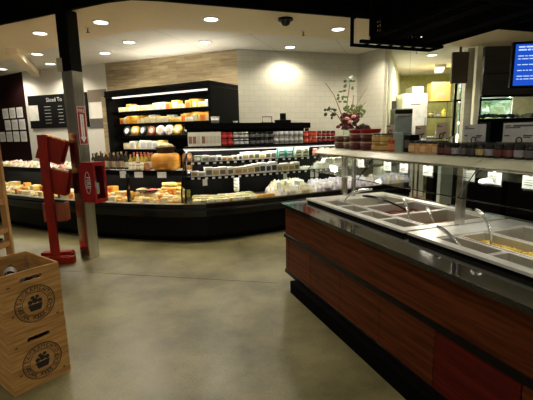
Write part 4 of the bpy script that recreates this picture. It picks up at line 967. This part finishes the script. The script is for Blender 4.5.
for i, u in enumerate((.32, .74, .96, 1.24, 1.63, 1.83, 2.07)):
    b = MB(); b.b2(-.05, .05, -.001, .001, -.078, 0); o = b.obj('product_card', M['paper']); o.location = HW(u, .728, 1.322); o.rotation_euler = (0, 0, ha)
    tag(o, 'white card hanging under the cream shelf, '+ordl(i), 'card', 'cards under the cream shelf')
    l = MB()
    for q in range(3): l.b2(-.036, .03-.01*q, -.0025, -.001, -.03-.014*q, -.025-.014*q)
    l.obj('print', M['grey'], o); l = MB(); l.b2(-.012, .012, -.004, .004, -.004, .007); l.obj('clip', M['steel'], o)

# ---- goods on the cream shelf
ZS = 1.409
def on_shelf(pr, u, w_, label, cat, group=None, z=ZS, sc_=1, name=None): return spawn(pr, label, cat, group, HW(u, w_, z), ha, name, sc_)
BR = tub((.07, .018, .012), (.62, .52, .26), (.10, .03, .02), .09, .075, 'deli_tub')
RD = tub((.12, .006, .006), (.50, .33, .22), (.09, .006, .006), .10, .085, 'deli_tub')
for i, u in enumerate((-.37, -.17)):
    for L_ in range(2): on_shelf(BR, u, .92, 'dark tub with a yellow lid on the cream shelf, %s, %s' % (ordl(i), ('lower', 'upper')[L_]), 'tub', 'dark yellow-lidded tubs', ZS+L_*.0755)
for i, u in enumerate((.03, .24)):
    for L_ in range(2): on_shelf(RD, u, .88, 'dark red deli tub stacked left of the amber jars, %s, %s' % (ordl(i), ('lower', 'upper')[L_]), 'tub', 'dark red deli tubs', ZS+L_*.0855)
    on_shelf(tub((.42, .012, .01), (.66, .035, .02), (.42, .012, .01), .115, .045, 'salsa_tub'), u-.02, .90, 'bright red flat tub on top of the dark red stacks, '+ordl(i), 'tub', 'bright red flat tubs', ZS+.172)
AM = jar((.42, .20, .03), (.62, .42, .14), (.55, .36, .12), .062, .085, 'amber_jar')
AD = jar((.48, .26, .05), (.12, .08, .03), (.60, .42, .14), .06, .085, 'amber_jar')
for i, u in enumerate((.41, .54)):
    for L_ in range(2): on_shelf((AM, AD)[L_], u, .86, 'amber pickle jar right of the red tubs, %s, %s' % (ordl(i), ('lower', 'upper')[L_]), 'jar', 'amber pickle jars', ZS+L_*.0855)
on_shelf(jar((.50, .10, .03), (.45, .06, .02), (.70, .25, .10), .04, .12, 'chili_jar'), .635, .86, 'slim orange-red jar between the amber jars and the pale box', 'jar')
o = MB().b2(-.055, .055, -.05, .05, 0, .17, bev=.006).obj('clear_canister', mat('pale teal plastic', (.26, .36, .33), .25)); o.location = HW(.725, .90, ZS); o.rotation_euler = (0, 0, ha); tag(o, 'pale teal square canister on the cream shelf', 'canister')
MB().b2(-.057, .057, -.052, .052, .17, .182, bev=.004).obj('lid', colmat((.35, .45, .42)), o)
o = MB().b2(-.045, .045, -.05, .05, 0, .155, bev=.006).obj('black_box', M['black']); o.location = HW(.84, .90, ZS); o.rotation_euler = (0, 0, ha); tag(o, 'black upright box right of the pale teal canister', 'box')
MB().b2(-.03, .03, -.0515, -.05, .04, .11).obj('label', colmat((.08, .07, .06)), o)
PJ = jar((.62, .34, .13), (.03, .025, .02), (.70, .48, .26), .033, .105, 'peach_jar'); PJ2 = jar((.66, .40, .16), (.03, .025, .02), (.62, .35, .15), .033, .105, 'peach_jar')
for i in range(5): on_shelf((PJ, PJ2)[i % 2], (.94)+i*.069, .83, 'peach coloured jar with a black lid, '+ordl(i), 'jar', 'peach coloured jars, front row')
for i in range(5): on_shelf((PJ2, PJ)[i % 2], (.93)+i*.069, .915, 'peach coloured jar in the row behind, '+ordl(i), 'jar', 'peach coloured jars, rear row')
LB = [(.12, .025, .02), (.42, .32, .12), (.10, .09, .085), (.14, .04, .03), (.24, .23, .28), (.04, .035, .035), (.34, .33, .37)]
DJ = [jar((.02, .012, .01), (.018, .016, .015), c, .033, .096, 'jam_jar') for c in LB]
for i in range(15): on_shelf(DJ[(i*3) % 7], 1.30+i*.0705, .80, 'dark jam jar at the front edge of the cream shelf, '+ordl(i), 'jar', 'dark jam jars, front row')
for i in range(15): on_shelf(DJ[(i*5+1) % 7], 1.285+i*.0705, .885, 'dark jam jar in the second row on the cream shelf, '+ordl(i), 'jar', 'dark jam jars, second row')
for i in range(12): on_shelf(DJ[(i*2+3) % 7], 1.42+i*.0705, .97, 'dark jam jar in the third row on the cream shelf, '+ordl(i), 'jar', 'dark jam jars, third row')
b = MB()
for _ in range(16): b.sphere((rg.uniform(-.09, .09), rg.uniform(-.04, .04), rg.uniform(.01, .05)), .026, 1, 1, .7, .3, rg, 1)
o = b.obj('dried_flowers', mat('dried straw flowers', (.45, .33, .12), .7), None); o.location = HW(1.62, 1.10, ZS+.055); tag(o, 'bunch of straw-coloured dried flowers in a low black tray behind the jars', 'flowers')
tr = MB(); tr.lathe([(0, 0), (.1, 0), (.115, .05), (.11, .05), (.095, .006), (0, .006)], 20); tr = tr.obj('shallow_tray', M['black'], None, True); tr.location = HW(1.62, 1.10, ZS); tag(tr, 'low black round tray holding the dried flowers', 'tray')
# sign cards on ring clips
def sign(u, w_, wd_, h, z0, label, bars, col=None):
    t = thing('sign_card', label, 'sign', HW(u, w_, ZS), ha)
    MB().b2(-wd_/2, wd_/2, -.0015, .0015, z0, z0+h).obj('card', colmat(col) if col else M['paper'], t)
    b = MB(); b.lathe([(0, 0), (.022, 0), (.022, .005), (0, .006)], 18); b.tube([(0, 0, .005), (0, 0, z0-.012)], .0025); b.obj('stand', M['black'], t)
    b = MB(); n = 20; ring = [(.021*math.cos(2*PI*k/n), -.006, z0+.012+.021*math.sin(2*PI*k/n)) for k in range(n+1)]; b.tube(ring, .0035, 6); b.obj('ring_clip', M['black'], t)
    l = MB()
    for bx0, bx1, z, hh in bars: l.b2(bx0*wd_-wd_/2, bx1*wd_-wd_/2, -.003, -.0015, z0+z*h, z0+z*h+hh)
    l.obj('print', M['grey'], t)
B1 = [(.06, .22, .82, .008), (.06, .5, .72, .008), (.6, .85, .3, .01), (.6, .8, .22, .008), (.05, .2, .3, .01)]
sign(.39, 1.02, .12, .085, .17, 'small card sign with reddish print behind the amber jars', B1[:3], (.74, .62, .50))
sign(.84, 1.0, .14, .11, .125, 'tan card sign behind the peach coloured jars, left one', B1[:4], (.62, .52, .36))
sign(1.10, .99, .13, .12, .13, 'tan card sign behind the peach coloured jars, right one', B1[:4], (.58, .48, .34))
sign(1.41, 1.0, .20, .13, .10, 'grey-white card sign under the tiled pillar', B1, (.62, .62, .62)); sign(1.79, .98, .25, .13, .10, 'grey-white card sign at the right edge under the screen', B1+[(.3, .9, .8, .012)], (.62, .62, .64))

# ================================================================== MESH CANOPY
cn = thing('mesh_canopy', 'black wire mesh canopy hanging over the hot bar', 'canopy', HW(0, 0, 0), ha)
c0, c1, d0, d1, zb, zt = .60, 3.9, .62, 1.40, 2.40, 3.62
b = MB(); T = .035
for w_ in (d0, d1):
    for z in (zb, zt): b.b2(c0, c1, w_-T/2, w_+T/2, z, z+T)
    for u in (c0, 1.7, 2.8, c1): b.b2(u-T/2, u+T/2, w_-T/2, w_+T/2, zb+T, zt)
for u in (c0, 1.7, 2.8, c1):
    for z in (zb, zt): b.b2(u-T/2, u+T/2, d0+T/2, d1-T/2, z, z+T)
b.obj('frame', M['dull'], cn)
def grid(name, o3, ax, ay, la, lb, step, parent, r_=.004):
    b = MB(); n = int(la/step); m_ = int(lb/step); ax, ay = Vector(ax), Vector(ay); o3 = Vector(o3)
    def bar(p, q):
        dv = q-p; b.box((p+q)/2, (max(abs(dv.x), r_), max(abs(dv.y), r_), max(abs(dv.z), r_)))
    for i in range(1, n): bar(o3+ax*i*la/n, o3+ax*i*la/n+ay*lb)
    for j in range(1, m_): bar(o3+ay*j*lb/m_, o3+ay*j*lb/m_+ax*la)
    b.obj(name, M['dull'], parent)
grid('wire_mesh', (c0, d0, zb+T), (1, 0, 0), (0, 0, 1), c1-c0, zt-zb-T, .035, cn, .009)
grid('wire_mesh', (c0, d1, zb+T), (1, 0, 0), (0, 0, 1), c1-c0, zt-zb-T, .05, cn, .009)
grid('wire_mesh', (c0, d0, zb+T), (0, 1, 0), (0, 0, 1), d1-d0, zt-zb-T, .035, cn, .009)
grid('wire_mesh', (c0, d0, zb+.01), (1, 0, 0), (0, 1, 0), c1-c0, d1-d0, .05, cn, .009)
for w_ in (d0+.2, d1-.2): MB().b2(c0, c1, w_-.06, w_+.06, zb+.005, zb+.045).obj('inner_rail', M['dull'], cn)
b = MB(); r0 = .45
b.b2(r0-.012, r0+.012, .50, 1.42, zb-.03, zb-.005); b.b2(r0-.012, r0+.012, .50, .525, zb-.005, zb+.22); b.b2(r0, c0, .50, .525, zb+.2, zb+.225); b.b2(r0, c0, 1.40, 1.42, zb-.03, zb-.005)
for k in range(7): b.b2(r0, c0+.02, .62+.13*k, .635+.13*k, zb-.022, zb-.01)
b.b2(c0-.01, c0+.02, .50, 1.42, zb-.03, zb-.005)
b.obj('hook_rail', M['dull'], cn)
MB().b2(c0+.05, c1-.05, d0+.05, d1-.05, zb+.055, zt-.1).obj('light_block', M['dull'], cn)  # solid black filler added to stop light showing through the mesh
for u in (.9, 3.4):
    for w_ in (d0+.1, d1-.1): b = MB(); b.tube([(u, w_, zt), (u, w_, 4.7)], .01); b.obj('hanging_rod', M['dull'], cn)

# ================================================================== COLUMN
cx, cy = -2.385, 4.98; ca = math.radians(68)
colm = thing('structural_column', 'square column, black above and stainless clad below, left of the cases', 'column', (cx, cy, 0), ca)
hS = .083
MB().b2(-hS, hS, -hS, hS, 0, 2.40, bev=.006).obj('cladding', M['steel'], colm)
MB().b2(-hS-.002, hS+.002, -hS-.002, hS+.002, 2.40, 4.7, bev=.004).obj('upper_column', M['black'], colm)
MB().b2(-hS-.004, hS-.01, -hS-.005, -hS-.0005, 1.5, 2.30).obj('bronze_plate', M['bronze'], colm) if False else None
jb = MB().b2(-.036, .036, -.03, 0, -.08, .08, bev=.005).obj('junction_box', colmat((.60, .56, .36))); jb.location = (cx-.112, cy-.03, 2.475); jb.rotation_euler = (0, 0, 0)
tag(jb, 'small cream junction box on the left side of the black column', 'junction box')
# faces: outward -x' and -y' of local frame; camera sees local faces pointing to (-) both
def col_face(k):   # two visible faces -> (centre, angle of the face x axis)
    a = ca - PI/2*(k)   # face whose outward normal is right-hand of a
    n = Vector((math.sin(a), -math.cos(a), 0)); return Vector((cx, cy, 0))+n*hS, a
best = sorted(range(4), key=lambda k: col_face(k)[0].y)[:2]
fL, fR = sorted(best, key=lambda k: col_face(k)[0].x)
c_, a = col_face(fR); n_ = Vector((math.sin(a), -math.cos(a), 0))
sg = thing('fire_extinguisher_sign', 'red FIRE EXTINGUISHER sign with a white down arrow on the column', 'sign', c_+n_*.002, a)
MB().b2(-.070, .070, -.004, 0, 1.50, 1.98).obj('plate', M['signred'], sg)
b = MB(); b.b2(-.066, .066, -.0055, -.004, 1.506, 1.512); b.b2(-.066, .066, -.0055, -.004, 1.968, 1.974); b.b2(-.066, -.060, -.0055, -.004, 1.512, 1.968); b.b2(.060, .066, -.0055, -.004, 1.512, 1.968); b.obj('border', M['paper'], sg)
b = MB(); b.prism_m([(-.026, 1.88), (-.026, 1.60), (-.046, 1.60), (0, 1.53), (.046, 1.60), (.026, 1.60), (.026, 1.88)], 0, .0015, face_m((0, -.004, 0), 0)); b.obj('arrow', M['paper'], sg)
b = MB(); b.merge(text_bm('FIRE', .062), face_m((0, -.0045, 1.922), 0)); b.obj('lettering', M['paper'], sg, label='white word FIRE')
b = MB()
for i, ch in enumerate('EXTINGUISHER'): b.merge(text_bm(ch, .027), face_m((0, -.0058, 1.862-.0225*i), 0))
b.obj('lettering', M['ink'], sg, label='vertical word EXTINGUISHER inside the arrow')
# extinguisher cabinet on the corner
ec = thing('fire_extinguisher_cabinet', 'red fire extinguisher cabinet with a glass front mounted on the column', 'cabinet', (c_.x+n_.x*.085-math.cos(a)*.075, c_.y+n_.y*.085-math.sin(a)*.075, .79), a)
W_, H_, D_ = .19, .50, .19
b = MB(); b.b2(-W_/2, W_/2, -.01, 0, 0, H_)
for q in ((-W_/2, W_/2, 0, .02), (-W_/2, W_/2, H_-.02, H_)): b.b2(q[0], q[1], -D_, -.01, q[2], q[3])
for q in ((-W_/2, -W_/2+.015), (W_/2-.015, W_/2)): b.b2(q[0], q[1], -D_, -.01, .02, H_-.02)
b.obj('body', M['redmetal'], ec)
b = MB()
for q in ((-W_/2-.005, W_/2+.005, -.005, .045), (-W_/2-.005, W_/2+.005, H_-.045, H_+.005)): b.b2(q[0], q[1], -D_-.02, -D_-.001, q[2], q[3])
for q in ((-W_/2-.005, -W_/2+.022), (W_/2-.022, W_/2+.005)): b.b2(q[0], q[1], -D_-.02, -D_-.001, .045, H_-.045)
dr = b.obj('door', M['redmetal'], ec); MB().b2(-W_/2+.022, W_/2-.022, -D_-.012, -D_-.008, .045, H_-.045).obj('window', M['glass'], dr)
b = MB(); b.tube([(-W_/2+.005, -D_-.03, .2), (-W_/2+.005, -D_-.03, .28)], .008); b.obj('latch', M['chrome'], dr)
MB().box((0, .04, .25), (.1, .08, .42)).obj('mounting_bracket', M['redmetal'], ec)
b = MB(); b.lathe([(0, .0), (.05, .0), (.052, .01), (.052, .27), (.03, .32), (.015, .33), (.015, .36), (0, .36)], 18, m=Matrix.Translation((0, -.10, .022))); ex = b.obj('fire_extinguisher', mat('extinguisher red dark', (.10, .006, .006), .25), None, True)
ex.parent = None; ex.location = ec.location; ex.rotation_euler = ec.rotation_euler; tag(ex, 'fire extinguisher behind the glass of the red cabinet', 'fire extinguisher')
b = MB(); b.b2(-.03, .03, -.153, -.151, .10, .24); b.obj('label', M['paper'], ex); b = MB(); b.b2(-.012, .012, -.13, -.06, .385, .40); b.tube([(0, -.1, .39), (.03, -.12, .36), (.05, -.13, .2)], .006); b.obj('valve', M['black'], ex)
b = MB()   # white outlined vertical word on the left side
mside = Matrix.Translation((-W_/2-.0012, -.10, .25)) @ Matrix.Rotation(-PI/2, 4, 'Z') @ Matrix.Rotation(PI/2, 4, 'X') @ Matrix.Rotation(-PI/2, 4, 'Z')
b.merge(text_bm('FIRE', .085), mside); b.obj('lettering', M['paper'], ec, label='white word FIRE running down the side')
b = MB(); n = 28; b.tube([(-W_/2-.002, -.10+.042*math.cos(2*PI*k/n), .25+.135*math.sin(2*PI*k/n)) for k in range(n+1)], .0022, 5); b.obj('outline', M['paper'], ec)

# ================================================================== RED DISPLAY STAND
rs = thing('red_display_stand', 'red wooden display stand with tilted bins, left of the column', 'stand', (-2.80, 4.82, 0), math.radians(8))
b = MB(); b.box((.065, -.065, .86), (.10, .06, 1.55), ry=math.radians(0), bev=.006); b.obj('post', M['red'], rs)
for s, x0 in ((1, .0),):
    pass
b = MB(); b.b2(-.13, .24, -.12, -.05, 0, .10, bev=.006); b.b2(-.13, .24, .06, .13, 0, .10, bev=.006); b.obj('foot', M['red'], rs)
b = MB(); b.b2(.05, .30, -.14, -.04, .0, .09, bev=.005); b.b2(-.12, .25, -.05, .06, .10, .14, bev=.005); b.obj('base_board', M['red'], rs)
def bin_(x, z, w_, h, tilt, slat, nm):
    t = MB(); m_ = Matrix.Translation((x, 0, z)) @ Matrix.Rotation(tilt, 4, 'Y')
    q = MB()
    q.b2(-w_/2, w_/2, -.03, -.01, 0, h, bev=.003); q.b2(-w_/2, w_/2, .12, .14, 0, h, bev=.003); q.b2(-w_/2, -w_/2+.02, -.01, .12, 0, h); q.b2(-w_/2+.02, w_/2, -.01, .12, 0, .02)
    t.merge(q.bm, m_); o = t.obj(nm, M['red'], rs)
    t = MB(); q = MB()
    for k in range(slat): q.b2(-w_/2+.03+k*(w_-.06)/slat, -w_/2+.03+(k+.7)*(w_-.06)/slat, -.005, .115, h-.03, h+.012)
    t.merge(q.bm, m_)
    if slat: t.obj('slats', M['pine'], o)
    return o
bin_(.08, 1.31, .29, .30, math.radians(20), 4, 'bin'); bin_(.11, .90, .28, .30, math.radians(14), 3, 'bin')
b = MB(); b.b2(-.04, .23, -.03, -.01, .54, .78, bev=.003); b.b2(-.04, -.02, -.01, .12, .54, .78); b.b2(.21, .23, -.01, .12, .54, .78); b.b2(-.02, .21, -.01, .12, .54, .56); b.obj('small_bin', M['orange_side'], rs, label='orange varnished small bin')

# ================================================================== CRATES
CA, CB = (-1.596, 2.163), (-1.386, 2.445); cang = math.atan2(CB[1]-CA[1], CB[0]-CA[0]); CL = math.dist(CA, CB); CD = .46
def crate(z0, H_, label, shift=0.0):
    t = thing('wine_crate', label, 'crate', (CA[0], CA[1], z0), cang+shift); e = .014
    # front face carries the hand hole: four boards around it
    hx0, hx1, hz0, hz1 = CL*.31, CL*.70, H_*.82, H_*.89
    b = MB(); b.b2(0, CL, 0, e, 0, hz0); b.b2(0, CL, 0, e, hz1, H_); b.b2(0, hx0, 0, e, hz0, hz1); b.b2(hx1, CL, 0, e, hz0, hz1)
    for x, zz in ((hx0, hz0), (hx1, hz0), (hx0, hz1), (hx1, hz1)):   # rounded slot corners
        sx = 1 if x == hx0 else -1; sz = 1 if zz == hz0 else -1; r_ = (hz1-hz0)*.45
        poly = [(x, zz)]+[(x+sx*r_*(1-math.sin(q*PI/8)), zz+sz*r_*(1-math.cos(q*PI/8))) for q in range(5)]
        b.prism_m(poly, -e, 0, face_m((0, 0, 0), 0))
    b.obj('front_board', M['crate'], t)
    MB().b2(0, CL, CD-e, CD, 0, H_).obj('back_board', M['crate'], t)
    MB().b2(0, e, e, CD-e, 0, H_).obj('side_board', M['crate'], t); MB().b2(CL-e, CL, e, CD-e, 0, H_).obj('side_board', M['crate'], t)
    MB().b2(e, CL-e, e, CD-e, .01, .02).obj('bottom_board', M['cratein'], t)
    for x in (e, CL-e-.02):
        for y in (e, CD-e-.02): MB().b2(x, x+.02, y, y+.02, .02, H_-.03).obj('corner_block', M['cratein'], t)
    # stamp: rings, lettering around them, basket emblem
    s = MB(); cxs, czs = CL*.52, H_*.415; F = face_m((cxs, -.0006, czs), 0)
    def ring(r0, r1):
        q = bmesh.new(); n = 48; A = [q.verts.new((r0*math.cos(2*PI*k/n), r0*math.sin(2*PI*k/n), .0004)) for k in range(n)]; B_ = [q.verts.new((r1*math.cos(2*PI*k/n), r1*math.sin(2*PI*k/n), .0004)) for k in range(n)]
        for k in range(n): q.faces.new((A[k], A[(k+1) % n], B_[(k+1) % n], B_[k]))
        s.merge(q, F)
    Ro = CL*.345
    ring(Ro*.955, Ro); ring(Ro*.62, Ro*.65); ring(Ro*.905, Ro*.92)
    def arc(txt, a0, a1, r_, flip=False):
        for i, ch in enumerate(txt):
            if ch == ' ': continue
            an = a0+(a1-a0)*i/(len(txt)-1)
            m_ = F @ Matrix.Rotation(an, 4, 'Z') @ Matrix.Translation((0, r_*(-1 if flip else 1), .0004)) 
            s.merge(text_bm(ch, Ro*.29), m_)
    arc('SACRAMENTO', math.radians(72), math.radians(-72), Ro*.78)
    arc('NATURAL FOODS CO-OP', math.radians(-88), math.radians(88), Ro*.78, True)
    def flat(poly): s.prism_m(poly, 0, .0005, F)
    flat([(Ro*x, Ro*y) for x, y in ((-.36, -.02), (.36, -.02), (.26, -.38), (-.26, -.38))])
    for x, y, r_ in ((-.24, .12, .12), (0, .16, .14), (.24, .12, .12), (-.1, .34, .1), (.13, .36, .09)):
        ring_ = [(Ro*(x+r_*math.cos(2*PI*k/14)), Ro*(y+r_*math.sin(2*PI*k/14))) for k in range(14)]; flat(ring_)
    o = s.obj('stamp', M['ink'], t, label='round black stamp reading SACRAMENTO NATURAL FOODS CO-OP around a basket')
    # knots
    b = MB()
    for x, z in ((.05, .12), (.31, .05), (.045, .31)): b.prism_m([(x+.010*math.cos(k*PI/6), z+.006*math.sin(k*PI/6)) for k in range(12)], 0, .0006, face_m((0, 0, 0), 0))
    b.obj('knots', mat('dark wood knot', (.10, .05, .02), .6), t)
    return t
crate(.001, .392, 'wooden crate with a round black stamp, the lower of the stacked pair', 0)
crate(.396, .392, 'open wooden crate with a round black stamp, the upper of the stacked pair', math.radians(.6))
cc, ss = math.cos(cang), math.sin(cang)
def CW(x, y, z): return (CA[0]+cc*x-ss*y, CA[1]+ss*x+cc*y, z)
for i, (x, y, z, rz_) in enumerate(((.175, .10, .625, .15), (.175, .19, .63, -.1), (.18, .28, .63, .05), (.17, .37, .63, .1), (.16, .16, .70, .9), (.17, .31, .705, 1.2))):
    pr = bottle((.012, .012, .012), ((.22, .17, .21), (.24, .22, .20))[i % 2], (.05, .03, .04), .037, .30, 'wine_bottle')
    o = spawn(pr, 'dark wine bottle lying in the open upper crate', 'bottle', 'bottles lying in the upper crate', CW(x-.15*math.cos(rz_) if i < 4 else x-.13*math.cos(rz_), y-.13*math.sin(rz_)*1.0, z))
    o.rotation_euler = (PI/2, 0, cang+PI/2+rz_)

# oak rack at the far left
rk = thing('oak_rack', 'oak rack with dark trays standing at the left edge behind the crates', 'rack', (-3.20, 3.3, 0), math.radians(4))
for x in (0, .58):
    for y in (0, .42): MB().b2(x, x+.06, y, y+.045, 0, 1.80, bev=.004).obj('post', M['oak'], rk)
for z in (.16, .56, .70, .98, 1.35, 1.72):
    for y in (0, .42): MB().b2(.06, .58, y+.005, y+.04, z-.025, z+.025, bev=.003).obj('rail', M['oak'], rk)
    for x in (.01, .59): MB().b2(x, x+.04, .045, .42, z-.025, z+.025, bev=.003).obj('rail', M['oak'], rk)
for z in (.60, 1.02): MB().b2(.065, .575, .05, .415, z, z+.012).obj('shelf', M['dull'], rk)
for i, x in enumerate((.2, .42)):
    o = MB().b2(-.09, .09, -.14, .14, 0, .05, bev=.008).obj('tray', M['black']); o.location = (-3.20+x, 3.3+.235+x*.07, .614); tag(o, 'black tray with white edging on the oak rack, '+('left', 'right')[i], 'tray', 'black trays on the oak rack'); MB().b2(-.07, .07, -.142, -.1405, .01, .04).obj('label', M['paper'], o)

# ================================================================== CAMERA, WORLD
cam = bpy.data.cameras.new('camera'); co = bpy.data.objects.new('camera', cam); C.objects.link(co)
cam.sensor_width = 36; cam.lens = 36*384.5/533; cam.clip_start = .05
co.location = (0, 0, 1.6)
p, rl = .1715, -.0192
co.matrix_world = Matrix.Translation((0, 0, 1.6)) @ Matrix.Rotation(PI/2-p, 4, 'X') @ Matrix.Rotation(rl, 4, 'Z')
sc.camera = co
wd = bpy.data.worlds.new('sky'); sc.world = wd; wd.use_nodes = True
bg = wd.node_tree.nodes['Background']
sk = wd.node_tree.nodes.new('ShaderNodeTexSky'); sk.sky_type = 'NISHITA'; sk.sun_disc = False; sk.sun_elevation = math.radians(45)
wd.node_tree.links.new(sk.outputs[0], bg.inputs[0]); bg.inputs[1].default_value = 2.6
sc.view_settings.view_transform = 'Standard'; sc.view_settings.look = 'None'; sc.view_settings.gamma = 1
sc.view_settings.exposure = 0.0
sc.render.film_transparent = False
